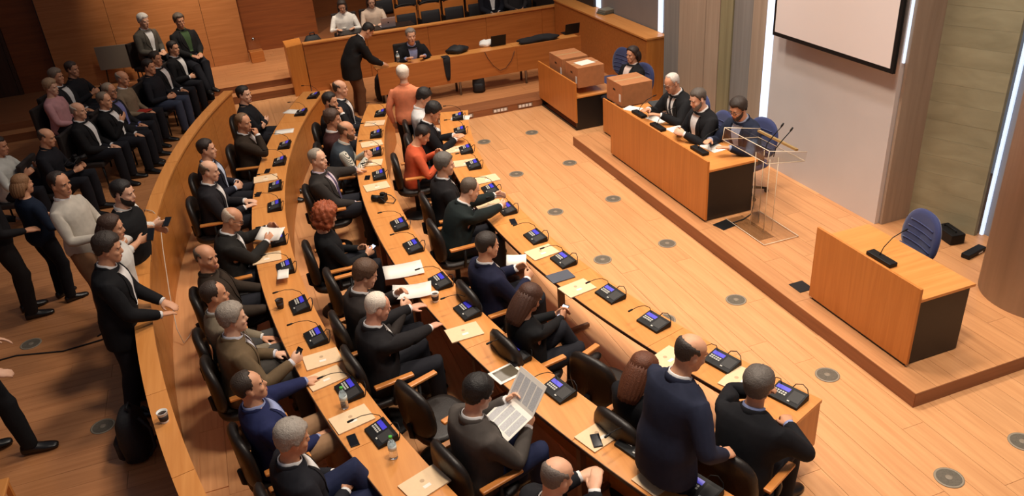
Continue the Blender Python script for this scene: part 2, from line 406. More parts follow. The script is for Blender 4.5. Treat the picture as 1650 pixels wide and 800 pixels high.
# wooden partition right of the press desk
par = thing('partition', 'tall beech partition with flat top beside the blue chairs', 'partition', (7.2,13.04,0))
q = MB(); q.box(0,.06,0,4.3,0,1.17,M_panelx); q.build('long_panel', M_panel, par)
q = MB(); q.box(.0,.4,-.03,0,0,1.17,M_panel); q.build('end_panel', None, par)
q = MB(); q.box(-.02,.42,-.04,4.3,1.17,1.2,M_desk); q.build('top', None, par)
# parapet: curved, in sections, about 1 m tall
PZ = 1.02
par2 = thing('parapet', 'long curved beech parapet between gallery and council seats', 'balustrade', arc(RP0,0))
O = arc(RP0,0)
aa = np.linspace(-24, 22, 13)
for a, b in zip(aa, aa[1:]):
    q = MB(); arc_mb(q, RP0+.02, RP1-.02, 0, PZ-.03, a+.012, b-.012, 8, M_panely, O); q.build('panel', None, par2)
    q = MB(); arc_mb(q, RP0-.01, RP1+.01, PZ-.03, PZ, a+.008, b-.008, 8, M_desk, O); q.build('top_rail', None, par2)
# ------------------------------------------------------------------ curved desks
DZ = .74
M_edge = mat('dark_edge_band', (74,42,22), .5)
M_post = mat('desk_post', (120,84,58), .45)
def desk_row(name, label, rm, depth, a0, a1, mod, z0):
    t = thing(name, label, 'desk', arc(rm-depth/2, (a0+a1)/2)); O = t.location.copy()
    ed = []; a = a0
    while a < a1-1: ed.append(a); a += mod
    ed.append(a1)
    for a, b in zip(ed, ed[1:]):
        q = MB(); arc_mb(q, rm-depth, rm-.004, DZ-.032, DZ, a+.008, b-.008, 8, M_desk, O); q.build('desktop', None, t)
        q = MB(); arc_mb(q, rm-.0035, rm+.002, DZ-.034, DZ-.001, a+.004, b-.004, 8, M_edge, O); q.build('edge_band', None, t)
        q = MB(); arc_mb(q, rm-depth+.015, rm-depth+.04, z0, DZ-.033, a+.02, b-.02, 8, M_panely, O); q.build('front_panel', None, t)
    for a in ed[1:-1]:
        q = MB(); M = Matrix.Translation(arc(rm-.09, a)-O) @ Matrix.Rotation(face_rz(a),4,'Z')
        q.box(-.025,.025,-.03,.03,0.0,DZ-.033,M_post, M); q.box(-.02,.02,.0,depth-.13,0.02,.06,M_post, M); q.build('leg', None, t)
    for a in (a0, a1):
        aa_ = min(max(a, a0+.1), a1-.1); q = MB(); M = Matrix.Translation(arc(rm-depth/2, aa_)-O) @ Matrix.Rotation(face_rz(aa_),4,'Z')
        q.box(-.02,.02,-depth/2+.02,depth/2-.045,z0 if z0 > .1 else 0,DZ-.033,M_panel, M); q.build('end_panel', None, t)
    return t
ROWS = {1: (12.95,.50), 2: (14.24,.50), 3: (15.64,.52)}
desk_row('curved_desk', 'front curved beech desk row nearest the stage', 12.95, .46, -21.6, 17.4, 6.5, .28)
desk_row('curved_desk', 'middle curved beech desk row', 14.24, .42, -23.4, 20.4, 6.26, .02)
desk_row('curved_desk', 'rear curved beech desk row in front of the parapet', 15.64, .42, -19.5, 24.2, 6.24, .02)
# ------------------------------------------------------------------ people: one shaped template per posture, posed by linear blend skinning
V3 = lambda *a: np.array(a, float)
def nrm(v): n = np.linalg.norm(v); return v/n if n > 1e-9 else v
def rotx(d): c, s = math.cos(R_(d)), math.sin(R_(d)); return np.array([[1,0,0],[0,c,-s],[0,s,c]])
def roty(d): c, s = math.cos(R_(d)), math.sin(R_(d)); return np.array([[c,0,s],[0,1,0],[-s,0,c]])
def rotz(d): c, s = math.cos(R_(d)), math.sin(R_(d)); return np.array([[c,-s,0],[s,c,0],[0,0,1]])
UA, FA, TH, SH = .29, .255, .43, .425
def ik2(a, b, l1, l2, hint):
    d = b-a; L = np.linalg.norm(d); m = (l1+l2)*.995
    if L > m: b = a+d/L*m; d = b-a; L = m
    if L < abs(l1-l2)+.02: L = abs(l1-l2)+.02
    u = nrm(d); h = hint-u*(hint@u); h = nrm(h)
    x = (l1*l1-l2*l2+L*L)/(2*L); y = math.sqrt(max(l1*l1-x*x, 1e-6))
    return a+u*x+h*y, a+u*L
def frame(d, n):      # z along bone, x along bend axis
    z = nrm(d); x = nrm(n-z*(n@z)); return np.stack([x, np.cross(z, x), z], 1)
def fk(p):
    """p: posture dict -> {bone: (origin, R)} in person space, pelvis above the floor point under it"""
    B = {}; hp = p['hp']; P = V3(0,0,hp)
    lean, twist, side = p.get('lean',0), p.get('twist',0), p.get('side',0)
    B['pelvis'] = (P, np.eye(3))
    Rs = rotz(twist*.5) @ rotx(-lean*.6) @ roty(side*.5); B['spine'] = (P+V3(0,0,.06), Rs)
    Rc = rotz(twist) @ rotx(-lean) @ roty(side); cO = B['spine'][0]+Rs @ V3(0,0,.14); B['chest'] = (cO, Rc)
    Rh = rotz(p.get('hyaw',0)) @ rotx(-p.get('hpitch',0)) @ roty(p.get('hroll',0))
    Rn = rotz((twist+p.get('hyaw',0))*.5) @ rotx(-(lean+p.get('hpitch',0))*.5)
    nO = cO+Rc @ V3(0,-.015,.268); B['neck'] = (nO, Rn)
    hO = nO+Rn @ V3(0,.008,.125); B['head'] = (hO, Rh)       # head origin just below ear level
    for s, k in ((1,'R'),(-1,'L')):
        sh = cO+Rc @ V3(s*.180,-.01,.185)
        tg = V3(*p['hand'+k]) + P if not p.get('abs'+k) else V3(*p['hand'+k])
        hint = V3(*p.get('elbow'+k, (s*.75,-.5,-1.0)))
        if p.get('abs'+k) and np.linalg.norm(tg-sh) < .36: tg = sh+nrm(tg-sh+V3(0,.12,0))*.36
        el, wr = ik2(sh, tg, UA, FA, hint)
        n = np.cross(el-sh, wr-el); n = nrm(n) if np.linalg.norm(n) > 1e-5 else V3(1,0,0)
        B['uarm'+k] = (sh, frame(el-sh, n)); B['farm'+k] = (el, frame(wr-el, n))
        hd = nrm(nrm(wr-el)*(1-p.get('hbend',.35))+V3(*p.get('hdir'+k, (-s*.3,1,-.1)))*p.get('hbend',.35))
        pn = V3(*p.get('palm'+k, (-s*.5,.0,-1)))
        B['hand'+k] = (wr, frame(hd, np.cross(pn, hd)*1.0))
        Rf = B['hand'+k][1] @ rotx(-p.get('curl'+k, p.get('curl',25)))
        B['fing'+k] = (wr+B['hand'+k][1] @ V3(0,0,.085), Rf)
        hip = P+V3(s*.092,0,-.015)
        ft = V3(*p['foot'+k]); kh = V3(*p.get('knee'+k, (s*.12,1,.55)))
        kn, an = ik2(hip, ft, TH, SH, kh)
        n = np.cross(kn-hip, an-kn); n = nrm(n) if np.linalg.norm(n) > 1e-5 else V3(-1,0,0)
        B['thigh'+k] = (hip, frame(kn-hip, n)); B['shin'+k] = (kn, frame(an-kn, n))
        fy = p.get('toe'+k, 10)*-s; fp = p.get('fpitch'+k, 0)
        B['foot'+k] = (an, rotz(fy) @ rotx(fp))
    return B
REST = {'sit': dict(hp=.55, lean=0, handR=(.24,.33,.10), handL=(-.24,.33,.10), footR=(.13,.43,.085), footL=(-.13,.43,.085), hbend=0, elbowR=(.8,-.6,-1), elbowL=(-.8,-.6,-1), curl=0),
        'stand': dict(hp=.945, lean=0, handR=(.29,.16,-.02), handL=(-.29,.16,-.02), footR=(.115,.03,.085), footL=(-.115,.03,.085), hbend=0, kneeR=(0,1,0), kneeL=(0,1,0), curl=0)}
def ring(c, R, hw, yf, yb, n=16, sq=2.3):
    out = []
    for k in range(n):
        a = 2*math.pi*k/n; ca, sa = math.cos(a), math.sin(a)
        x = hw*math.copysign(abs(ca)**(2/sq), ca); yy = math.copysign(abs(sa)**(2/sq), sa)
        y = (yf+yb)/2+(yf-yb)/2*yy
        out.append(c+R @ V3(x, y, 0))
    return out
def chain_rings(mb, items, n=12):   # items: (centre, axis dir, rx, ry, xref)
    rs = []
    for c, d, rx, ry, xr in items:
        z = nrm(d); x = nrm(xr-z*(xr@z)); y = np.cross(z, x)
        rs.append([c+x*rx*math.cos(2*math.pi*k/n)+y*ry*math.sin(2*math.pi*k/n) for k in range(n)])
    mb.rings([[tuple(v) for v in r] for r in rs])
def ball(mb, c, R, sx, sy, sz, n=12, m=8):
    rs = []
    for i in range(1, m):
        t = math.pi*i/m
        rs.append([tuple(c+R @ V3(sx*math.sin(t)*math.cos(2*math.pi*k/n), sy*math.sin(t)*math.sin(2*math.pi*k/n), -sz*math.cos(t))) for k in range(n)])
    mb.rings(rs)
HC = V3(0,.012,.035)                # head centre in the head frame
def prim_head(mb, B):
    o, R = B['head']; c = o+R @ HC
    prof = [(-.118,.020,.080,.035),(-.108,.034,.088,.012),(-.09,.047,.092,-.01),(-.07,.055,.091,-.035),(-.045,.062,.089,-.062),(-.02,.067,.088,-.082),(.005,.069,.084,-.093),
            (.03,.073,.091,-.099),(.06,.075,.086,-.10),(.085,.068,.069,-.09),(.105,.05,.042,-.066),(.117,.026,.014,-.036),(.121,.006,-.005,-.015)]
    mb.rings([[tuple(v) for v in ring(c+R @ V3(0,0,z), R, hw, yf, yb, 20, 2.15)] for z, hw, yf, yb in prof])
    chain_rings(mb, [(c+R @ V3(0,.084,.022), R @ V3(0,.3,-1), .006,.006, R @ V3(1,0,0)), (c+R @ V3(0,.094,-.006), R @ V3(0,.3,-1), .009,.011, R @ V3(1,0,0)),
                     (c+R @ V3(0,.102,-.026), R @ V3(0,.0,-1), .014,.015, R @ V3(1,0,0)), (c+R @ V3(0,.092,-.040), R @ V3(0,-.5,-1), .012,.008, R @ V3(1,0,0))], 8)
    ball(mb, c+R @ V3(0,.088,-.062), R, .024,.009,.006); ball(mb, c+R @ V3(0,.087,-.074), R, .021,.010,.006)
    for s in (-1,1):
        ball(mb, c+R @ V3(s*.074,-.008,-.008), R @ rotz(s*-18), .008,.019,.033)
        ball(mb, c+R @ V3(s*.030,.080,.026), R, .024,.013,.008)
        ball(mb, c+R @ V3(s*.038,.066,-.025), R, .024,.020,.022)
def prim_neck(mb, B):
    o, R = B['neck']; h, Rh = B['head']; c, Rc = B['chest']
    pts = [c+Rc @ V3(0,-.012,.20), o+R @ V3(0,-.003,.02), o+R @ V3(0,.004,.07), h+Rh @ V3(0,-.014,.0), h+Rh @ V3(0,-.012,.05)]
    chain_rings(mb, [(p, R @ V3(0,.1,1), r, r*1.02, R @ V3(1,0,0)) for p, r in zip(pts, (.085,.062,.056,.056,.05))], 14)
TORSO = [(z,hw*1.06,yf*1.04,yb*1.04) for z,hw,yf,yb in [(-.12,.135,.095,-.10),(-.05,.163,.11,-.125),(.02,.168,.115,-.118),(.09,.158,.115,-.10),(.16,.152,.115,-.095),(.23,.160,.118,-.105),(.31,.172,.118,-.112),(.37,.172,.10,-.108),(.41,.150,.078,-.10),(.445,.112,.058,-.088),(.475,.078,.045,-.075)]]
def spine_pt(B, z):
    P = B['pelvis'][0]
    if z <= .06: o, R = B['pelvis']; return o+R @ V3(0,0,z), R
    if z <= .20: o, R = B['spine']; return o+R @ V3(0,0,z-.06), R
    o, R = B['chest']; return o+R @ V3(0,0,z-.20), R
def prim_torso(mb, B, off=0, zmin=-.2, belly=0, hemflare=0, wide=0, ztop=1):
    rs = []
    for z, hw, yf, yb in TORSO:
        if z < zmin or z > ztop: continue
        o, R = spine_pt(B, z); k = 1 if z < .42 else .55
        b = belly*math.exp(-((z-.10)/.11)**2)
        rs.append([tuple(v) for v in ring(o, R, hw+off*k+wide*(1 if .3 < z < .45 else 0)+b*.4, yf+off*k+b, yb-off*k, 20)])
    mb.rings(rs)
def prim_arm(mb, B, k, rad, end=1.0, shoulder=True):
    s = 1 if k == 'R' else -1
    so, sR = B['uarm'+k]; eo, eR = B['farm'+k]; wo, wR = B['hand'+k]; c, Rc = B['chest']
    du = sR[:,2]; df = eR[:,2]; x = sR[:,0]; r = rad
    it = []
    if shoulder: it += [(c+Rc @ V3(s*.05,-.014,.215), Rc @ V3(s,0,-.25), r[0]*.8, r[0]*.55, Rc @ V3(0,1,0)), (c+Rc @ V3(s*.12,-.012,.200), Rc @ V3(s,0,-.4), r[0]*.92, r[0]*.75, Rc @ V3(0,1,0))]
    it += [(so+Rc @ V3(-s*.006,0,-.004), nrm(Rc @ V3(s*.6,0,-.35)+du), r[0]*.94, r[0]*.9, x), (so+du*.07, du, r[1], r[1], x), (so+du*UA*.6, du, r[2], r[2], x), (so+du*(UA-.03), du, r[3], r[3], x),
           (eo+(df-du)*.008, nrm(du+df), r[3]*1.02, r[3]*1.05, x), (eo+df*.04, df, r[4], r[4], x), (eo+df*FA*.5, df, r[5], r[5], x), (eo+df*FA*end, df, r[6], r[6]*.92, x)]
    chain_rings(mb, it, 12)
def prim_hand(mb, B, k):
    s = 1 if k == 'R' else -1
    o, R = B['hand'+k]; e, eR = B['farm'+k]
    # hand frame: z to the fingertips, y = palm side, x = bend axis
    L = lambda x, y, z: o+R @ V3(x, y, z)
    rs = []
    for z, hw, hy in ((-.035,.026,.022),(0,.028,.021),(.03,.036,.017),(.06,.042,.015),(.088,.041,.013),(.098,.036,.010)):
        rs.append([tuple(L(hw*math.cos(2*math.pi*q/12), hy*math.sin(2*math.pi*q/12), z)) for q in range(12)])
    mb.rings(rs)
    tside = HSIDE[k]
    for i, (fx, ln) in enumerate(((.030,.068),(.010,.078),(-.010,.073),(-.029,.058))):
        fx *= tside; a = R_(14); p = L(fx,0,.085); pts = [p]; z = V3(0,math.sin(a*.6),math.cos(a*.6)); cur = V3(fx,0,.085)
        for q, f in enumerate((.45,.32,.26)):
            cur = cur+V3(fx*.10, math.sin(a*(q+.6)), math.cos(a*(q+.6)))*ln*f; pts.append(L(*cur))
        mb.tube([tuple(p) for p in pts], [.0098,.0092,.0085,.0068], 8)
    mb.tube([tuple(L(*p)) for p in ((tside*.022,.006,.012),(tside*.044,.016,.040),(tside*.054,.022,.064),(tside*.056,.026,.086))], [.015,.013,.0105,.008], 8)
HSIDE = {'R': 1, 'L': -1}           # which x side of the hand frame carries the thumb; fixed below from the rest pose
def prim_leg(mb, B, k, rad, ext=.0):
    o, R = B['thigh'+k]; n, nR = B['shin'+k]; d, e = R[:,2], nR[:,2]; x = R[:,0]; r = rad
    bis = nrm(d+e)
    it = [(o-d*.04, d, r[0]*.96, r[0]*.96, x),(o+d*.08, d, r[0], r[0], x),(o+d*.24, d, r[1], r[1], x),(o+d*(TH-.06), d, r[2], r[2], x),(n+(d-e)*.01, bis, r[2], r[2]*1.05, x),
          (n+e*.07, e, r[3], r[3], x),(n+e*.16, e, r[3]*1.02, r[3]*1.05, x),(n+e*.30, e, r[4], r[4], x),(n+e*(SH+ext), e, r[5], r[5], x)]
    chain_rings(mb, it, 14)
def prim_foot(mb, B, k, g=0):
    o, R = B['foot'+k]
    rs = []
    for y, hw, zt in ((-.075,.024,-.01),(-.06,.034,.0),(-.02,.040,.015),(.03,.042,.005),(.08,.045,-.02),(.13,.047,-.035),(.17,.040,-.045),(.195,.022,-.055)):
        zb = -.084-g*.3; rs.append([tuple(o+R @ V3((hw+g)*math.cos(2*math.pi*q/12), y*(1+g*3), (zt+g+zb)/2+(zt+g-zb)/2*math.sin(2*math.pi*q/12))) for q in range(12)])
    mb.rings(rs)
def remesh(mb, vox, target, smooth=2):
    me = bpy.data.meshes.new('tmp'); me.from_pydata([tuple(v) for v in mb.v], [], mb.f); me.update()
    bm = bmesh.new(); bm.from_mesh(me); bmesh.ops.recalc_face_normals(bm, faces=bm.faces[:]); bm.to_mesh(me); bm.free()
    ob = bpy.data.objects.new('tmp', me); col.objects.link(ob)
    m = ob.modifiers.new('r', 'REMESH'); m.mode = 'VOXEL'; m.voxel_size = vox; m.use_smooth_shade = True
    if smooth: m = ob.modifiers.new('s', 'SMOOTH'); m.factor = .5; m.iterations = smooth
    dg = bpy.context.evaluated_depsgraph_get(); n = len(ob.evaluated_get(dg).data.polygons)*2
    m = ob.modifiers.new('d', 'DECIMATE'); m.ratio = min(1, target/n)
    dg = bpy.context.evaluated_depsgraph_get(); dg.update()
    res = bpy.data.meshes.new_from_object(ob.evaluated_get(dg)); bpy.data.objects.remove(ob); bpy.data.meshes.remove(me)
    res.polygons.foreach_set('use_smooth', [True]*len(res.polygons))
    return res
def co(me): a = np.empty(len(me.vertices)*3); me.vertices.foreach_get('co', a); return a.reshape(-1,3)
def bvh_of(mb): return BVHTree.FromPolygons([tuple(v) for v in mb.v], mb.f)
def sst(x, a, b): t = np.clip((x-a)/(b-a), 0, 1); return t*t*(3-2*t)
BONES = ['pelvis','spine','chest','neck','head']+[b+k for k in 'RL' for b in ('uarm','farm','hand','fing','thigh','shin','foot')]
BI = {b: i for i, b in enumerate(BONES)}
def weights(V, B, groups, hand_bvh=True):
    W = np.zeros((len(V), len(BONES)))
    names = list(groups); D = np.empty((len(V), len(names)))
    for j, g in enumerate(names):
        t = groups[g]
        D[:,j] = [t.find_nearest(tuple(v))[3] for v in V]
    G = np.exp(-(D/.014)**2)+1e-12*(D == D.min(1, keepdims=True)); G += np.where(D == D.min(1, keepdims=True), 1e-6, 0); G /= G.sum(1, keepdims=True)
    P = B['pelvis'][0]
    for j, g in enumerate(names):
        w = np.zeros_like(W); k = g[-1]
        if g == 'torso':
            z = V[:,2]-P[2]; a = sst(z, .0, .12); b = sst(z, .14, .27)
            w[:,BI['pelvis']] = 1-a; w[:,BI['spine']] = a*(1-b); w[:,BI['chest']] = a*b
        elif g == 'head':
            o, R = B['neck']; zz = (V-o) @ R[:,2]; a = sst(zz, -.03, .04); b = sst(zz, .06, .12)
            w[:,BI['chest']] = 1-a; w[:,BI['neck']] = a*(1-b); w[:,BI['head']] = a*b
        elif g.startswith('arm'):
            so, sR = B['uarm'+k]; eo, eR = B['farm'+k]; wo, wR = B['hand'+k]; fo, fR = B['fing'+k]
            a = sst((V-so) @ sR[:,2], -.05, .07); e = sst((V-eo) @ nrm(sR[:,2]+eR[:,2]), -.045, .045)
            h = sst((V-wo) @ eR[:,2], -.02, .015); f = sst((V-fo) @ wR[:,2], -.012, .012)
            w[:,BI['chest']] = 1-a; w[:,BI['uarm'+k]] = a*(1-e); w[:,BI['farm'+k]] = a*e*(1-h); w[:,BI['hand'+k]] = a*e*h*(1-f); w[:,BI['fing'+k]] = a*e*h*f
        elif g.startswith('leg'):
            o, R = B['thigh'+k]; n, nR = B['shin'+k]; fo, fR = B['foot'+k]
            a = sst((V-o) @ R[:,2], -.04, .10); e = sst((V-n) @ nrm(R[:,2]+nR[:,2]), -.06, .06); f = sst((V-fo) @ nR[:,2], -.04, .02)
            w[:,BI['pelvis']] = 1-a; w[:,BI['thigh'+k]] = a*(1-e); w[:,BI['shin'+k]] = a*e*(1-f); w[:,BI['foot'+k]] = a*e*f
        W += w*G[:,j:j+1]
    return W
def skin(V, W, B0, B1, s=1.0):
    out = np.zeros_like(V)
    for b, i in BI.items():
        wi = W[:,i]
        if wi.max() < 1e-4: continue
        o0, R0 = B0[b]; o1, R1 = B1[b]; M = R1 @ R0.T
        out += wi[:,None]*((V-o0) @ M.T+o1)
    return out
RAD_ARM = (.060,.054,.049,.041,.042,.037,.028); RAD_SLV = (.083,.077,.070,.062,.061,.055,.046); RAD_SHIRT = (.070,.064,.058,.050,.050,.044,.036)
RAD_LEG = (.088,.082,.062,.058,.048,.038); RAD_TRS = (.104,.097,.080,.073,.068,.064)
TPL = {}
def build_templates():
    for ps in ('sit', 'stand'):
        B = fk(REST[ps]); T = TPL[ps] = {'B': B}
        # body groups
        parts = {g: MB() for g in ('torso','head','armR','armL','legR','legL')}
        prim_torso(parts['torso'], B); prim_head(parts['head'], B); prim_neck(parts['head'], B)
        for k in 'RL':
            # thumb points to the middle line (palm down) in the rest pose
            hx = B['hand'+k][1][:,0]; HSIDE[k] = 1 if hx[0]*(1 if k == 'R' else -1) < 0 else -1
            prim_arm(parts['arm'+k], B, k, RAD_ARM); prim_hand(parts['arm'+k], B, k); prim_leg(parts['leg'+k], B, k, RAD_LEG); prim_foot(parts['leg'+k], B, k)
        gb = {g: bvh_of(m) for g, m in parts.items()}
        def piece(name, fill, vox, target, groups=None, smooth=2):
            mb = MB(); fill(mb); me = remesh(mb, vox, target, smooth); V = co(me)
            T[name] = (me, V, weights(V, B, groups or gb))
        def f_body(mb):
            for m in parts.values(): mb.add(m.v, m.f)
        piece('body', f_body, .0075, 9000, None, 1)
        me, V, W = T['body']; N = np.empty(len(V)*3); me.vertices.foreach_get('normal', N); N = N.reshape(-1,3)
        def shrink(bones, k):
            m = sum(W[:,BI[b]] for b in bones)
            for q in 'RL':                      # leave wrists and the open neck alone
                wo, wR = B['hand'+q]; eR = B['farm'+q][1]; m = m*sst(np.linalg.norm(V-wo, axis=1), .05, .10)
            m = m*(1-sst(V[:,2]-B['pelvis'][0][2], .42, .46)*(np.abs(V[:,0]) < .1)); return V-N*(k*m)[:,None]
        TR = ['pelvis','spine','chest']+[b+q for b in ('thigh','shin') for q in 'RL']
        T['V_tee'] = shrink(TR, .016); T['V_full'] = T['V_tee']+(shrink([b+q for b in ('uarm','farm') for q in 'RL'], .030)-V)
        def cl(fn_list):
            d = {}
            for g, fn in fn_list: m = MB(); fn(m); d[g] = m
            return d
        zlow = -.13 if ps == 'sit' else -.2
        def coat(rad, off, sleeves=True, belly=.0, end=.98, hem=True):
            def tor(m):
                prim_torso(m, B, off, -.13, belly, 0, .012)
                if ps == 'stand' and hem:
                    o, R = B['pelvis']
                    m.rings([[tuple(v) for v in ring(o+V3(0,0,z), R, hw, yf, yb, 20)] for z, hw, yf, yb in ((.1,.165+off,.115+off,-.105-off),(-.02,.175+off,.12+off,-.125-off),(-.16,.188+off,.125+off,-.13-off),(-.22,.19+off,.125+off,-.13-off))])
                o, R = B['chest']
                if ps == 'sit' and hem:      # jacket skirt lying over the lap
                    o, R = B['pelvis']
                    m.rings([[tuple(v) for v in ring(o+V3(0,y,-.01+dz), np.array([[1,0,0],[0,0,1],[0,-1,0.]]).T, hw, .055+off*.6, -.09, 18)] for y, hw, dz in ((-.04,.17+off*.7,0),(.06,.185+off*.7,.0),(.12,.19+off*.6,-.006),(.16,.18+off*.5,-.014))])
            fl = [('torso', tor)]
            if sleeves: fl += [('arm'+k, (lambda k: lambda m: prim_arm(m, B, k, rad, end))(k)) for k in 'RL']
            return cl(fl)
        def mk(name, d, vox, target, smooth=3):
            mb = MB()
            for m in d.values(): mb.add(m.v, m.f)
            me = remesh(mb, vox, target, smooth); V = co(me); T[name] = (me, V, weights(V, B, {g: bvh_of(m) for g, m in d.items()}))
        mk('jacket', coat(RAD_SLV, .030, belly=.02), .011, 4200)
        mk('top', coat(RAD_SHIRT, .020, belly=.015, hem=(ps == 'sit')), .011, 4000)
        mk('vest', coat(RAD_SLV, .030, False, .022, hem=(ps=='sit')), .011, 2000)
        mk('tee', coat(RAD_SHIRT, .022, True, .0, .12, hem=False), .011, 2600)
        def trs():
            def leg(k):
                def f(m):
                    prim_leg(m, B, k, RAD_TRS, .02)
                return f
            def tor(m): prim_torso(m, B, .012, -.13, 0, 0, 0, .1)
            return cl([('torso', tor), ('legR', leg('R')), ('legL', leg('L'))])
        mk('trousers', trs(), .012, 2800)
        for k in 'RL':
            d = {'leg'+k: MB()}; prim_foot(d['leg'+k], B, k, .006); mb = MB(); mb.add(d['leg'+k].v, d['leg'+k].f)
            me = remesh(mb, .008, 500, 1); V = co(me); W = np.zeros((len(V), len(BONES))); W[:,BI['foot'+k]] = 1; T['shoe'+k] = (me, V, W)
        # shirt front, tie, lapels: strips laid on the coat by casting rays back onto it
        Pz = B['pelvis'][0][2]
        def front_strip(src, rows, off, th=.004):
            """rows: list of (z rel pelvis, x0, x1); a closed thin plate lying on the coat"""
            me = T[src][0]; V = T[src][1]; tree = BVHTree.FromPolygons([tuple(v) for v in V], [tuple(p.vertices) for p in me.polygons])
            nx = 6; outer = []; inner = []
            for z, x0, x1 in rows:
                for i in range(nx+1):
                    x = x0+(x1-x0)*i/nx
                    h = tree.ray_cast(Vector((x, .8, Pz+z)), Vector((0,-1,0)))[0]
                    y = h.y if h is not None and (ps == 'stand' or z > .07 or h.y < .16) else .13
                    outer.append((x, y+off, Pz+z)); inner.append((x, y+off-th-.006, Pz+z))
            m = MB(); nr = len(rows); fs = []
            for q in range(nr-1):
                for i in range(nx):
                    a = q*(nx+1)+i; fs.append((a, a+1, a+nx+2, a+nx+1))
            N = len(outer); fs2 = [tuple(reversed([i+N for i in f])) for f in fs]
            rim = [i for i in range(nx+1)]+[(q+1)*(nx+1)-1 for q in range(1,nr)]+[(nr-1)*(nx+1)+i for i in range(nx-1,-1,-1)]+[q*(nx+1) for q in range(nr-2,0,-1)]
            fr = [(rim[i], rim[(i+1)%len(rim)]+0, rim[(i+1)%len(rim)]+N, rim[i]+N) for i in range(len(rim))]
            m.add(outer+inner, fs+fs2+fr, None, True); me2 = m.mesh('strip'); V2 = co(me2)
            z = V2[:,2]-Pz; a = sst(z, .0, .12); b = sst(z, .14, .27); W = np.zeros((len(V2), len(BONES)))
            W[:,BI['pelvis']] = 1-a; W[:,BI['spine']] = a*(1-b); W[:,BI['chest']] = a*b
            return me2, V2, W
        zs = np.linspace(.10, .45, 11)
        hw_open = lambda z: .030+.052*((z-.10)/.35)
        T['shirt_front'] = front_strip('jacket', [(z, -hw_open(z), hw_open(z)) for z in zs], .003)
        T['tie'] = front_strip('jacket', [(z, -w_, w_) for z, w_ in ((.12,.004),(.15,.030),(.22,.032),(.33,.022),(.42,.015),(.45,.020))], .010)
        def join(a, b):
            (m1,V1,W1),(m2,V2,W2) = a, b
            mb = MB(); mb.add([tuple(v) for v in V1], [tuple(p.vertices) for p in m1.polygons], None, True); mb.add([tuple(v) for v in V2], [tuple(p.vertices) for p in m2.polygons], None, True)
            return mb.mesh('joined'), np.vstack([V1,V2]), np.vstack([W1,W2])
        lap = lambda s: front_strip('jacket', [(z, s*hw_open(z)-s*.004, s*(hw_open(z)+(.012+.05*math.sin(max(0,min(1,(z-.16)/.27))*math.pi)**.8))) for z in np.linspace(.12,.45,11)], .009)
        T['lapel1'] = lap(1); T['lapel-1'] = lap(-1)
        # collar ring round the neck
        def collar(r0, h, drop):
            o, R = B['neck']; m = MB(); rs = []
            for (rr, zz) in ((r0,-.025),(r0+.006,-.02),(r0+.004,h),(r0-.002,h+.004),(r0-.004,h)):
                rs.append([tuple(o+R @ V3(rr*math.cos(2*math.pi*q/20)*1.02, rr*1.08*math.sin(2*math.pi*q/20)+.0, zz-drop*max(0,math.sin(2*math.pi*q/20)))) for q in range(20)])
            m.rings(rs, None, True, False); me2 = m.mesh('collar'); V2 = co(me2); W = np.zeros((len(V2), len(BONES))); W[:,BI['neck']] = .55; W[:,BI['chest']] = .45
            return me2, V2, W
        T['collar'] = collar(.066,.036,.028); T['jcollar'] = collar(.080,.024,.05)
        # shirt cuffs
        def cuff(k):
            o, R = B['hand'+k]; e, eR = B['farm'+k]; m = MB()
            chain_rings(m, [(o-eR[:,2]*.03, eR[:,2], .037,.034, eR[:,0]), (o+eR[:,2]*.012, eR[:,2], .037,.034, eR[:,0])], 12)
            me2 = m.mesh('cuff'); V2 = co(me2); W = np.zeros((len(V2), len(BONES))); W[:,BI['farm'+k]] = 1; return me2, V2, W
        for k in 'RL': T['cuff'+k] = cuff(k)
    # ---- head accessories are built once in head space
    B = TPL['sit']['B']; o, R = B['head']
    mb = MB(); prim_head(mb, {'head': (V3(0,0,0), np.eye(3))}); hm = remesh(mb, .006, 6000, 1)
    tree = BVHTree.FromPolygons([tuple(v) for v in co(hm)], [tuple(p.vertices) for p in hm.polygons])
    def dirv(az, el): return V3(math.sin(az)*math.cos(el), math.cos(az)*math.cos(el), math.sin(el))
    c0 = HC+V3(0,-.01,.015)
    def rad(az, el):
        d = dirv(az, el); h = tree.ray_cast(Vector(c0+d*.4), Vector(-d))[0]
        return (Vector(h)-Vector(c0)).length if h is not None else .09
    def cap(mask, na=44, ne=26, noise=0, lo=-75):
        vs = []; keep = []
        for j in range(ne+1):
            el = R_(lo+(90-lo)*j/ne)
            for i in range(na):
                az = -math.pi+2*math.pi*i/na; t = mask(math.degrees(az), math.degrees(el)); r = rad(az, el)
                tt = t if t > 0 else -.006
                if t > 0 and noise: tt += noise*random.uniform(-1,1)
                vs.append(tuple(c0+dirv(az, el)*(r+tt))); keep.append(t > 0)
        fs = []
        for j in range(ne):
            for i in range(na):
                q = (j*na+i, j*na+(i+1)%na, (j+1)*na+(i+1)%na, (j+1)*na+i)
                if any(keep[x] for x in q): fs.append(q)
        used = sorted({i for f in fs for i in f}); mp = {u: i for i, u in enumerate(used)}
        m = MB(); m.add([vs[u] for u in used], [tuple(mp[i] for i in f) for f in fs], None, True); return m
    def lerp(x, pts):
        for (a, fa), (b, fb) in zip(pts, pts[1:]):
            if x <= b: return fa+(fb-fa)*max(0, (x-a))/(b-a)
        return pts[-1][1]
    def soft(d, t, w=9): return t*min(1, max(0, d)/w)**.6 if d > 0 else 0
    def m_short(az, el): a = abs(az); return soft(el-lerp(a, [(0,36),(40,40),(58,22),(70,-6),(78,-10),(82,14),(104,14),(112,-20),(140,-42),(180,-46)]), .013+.008*max(0,el)/90)
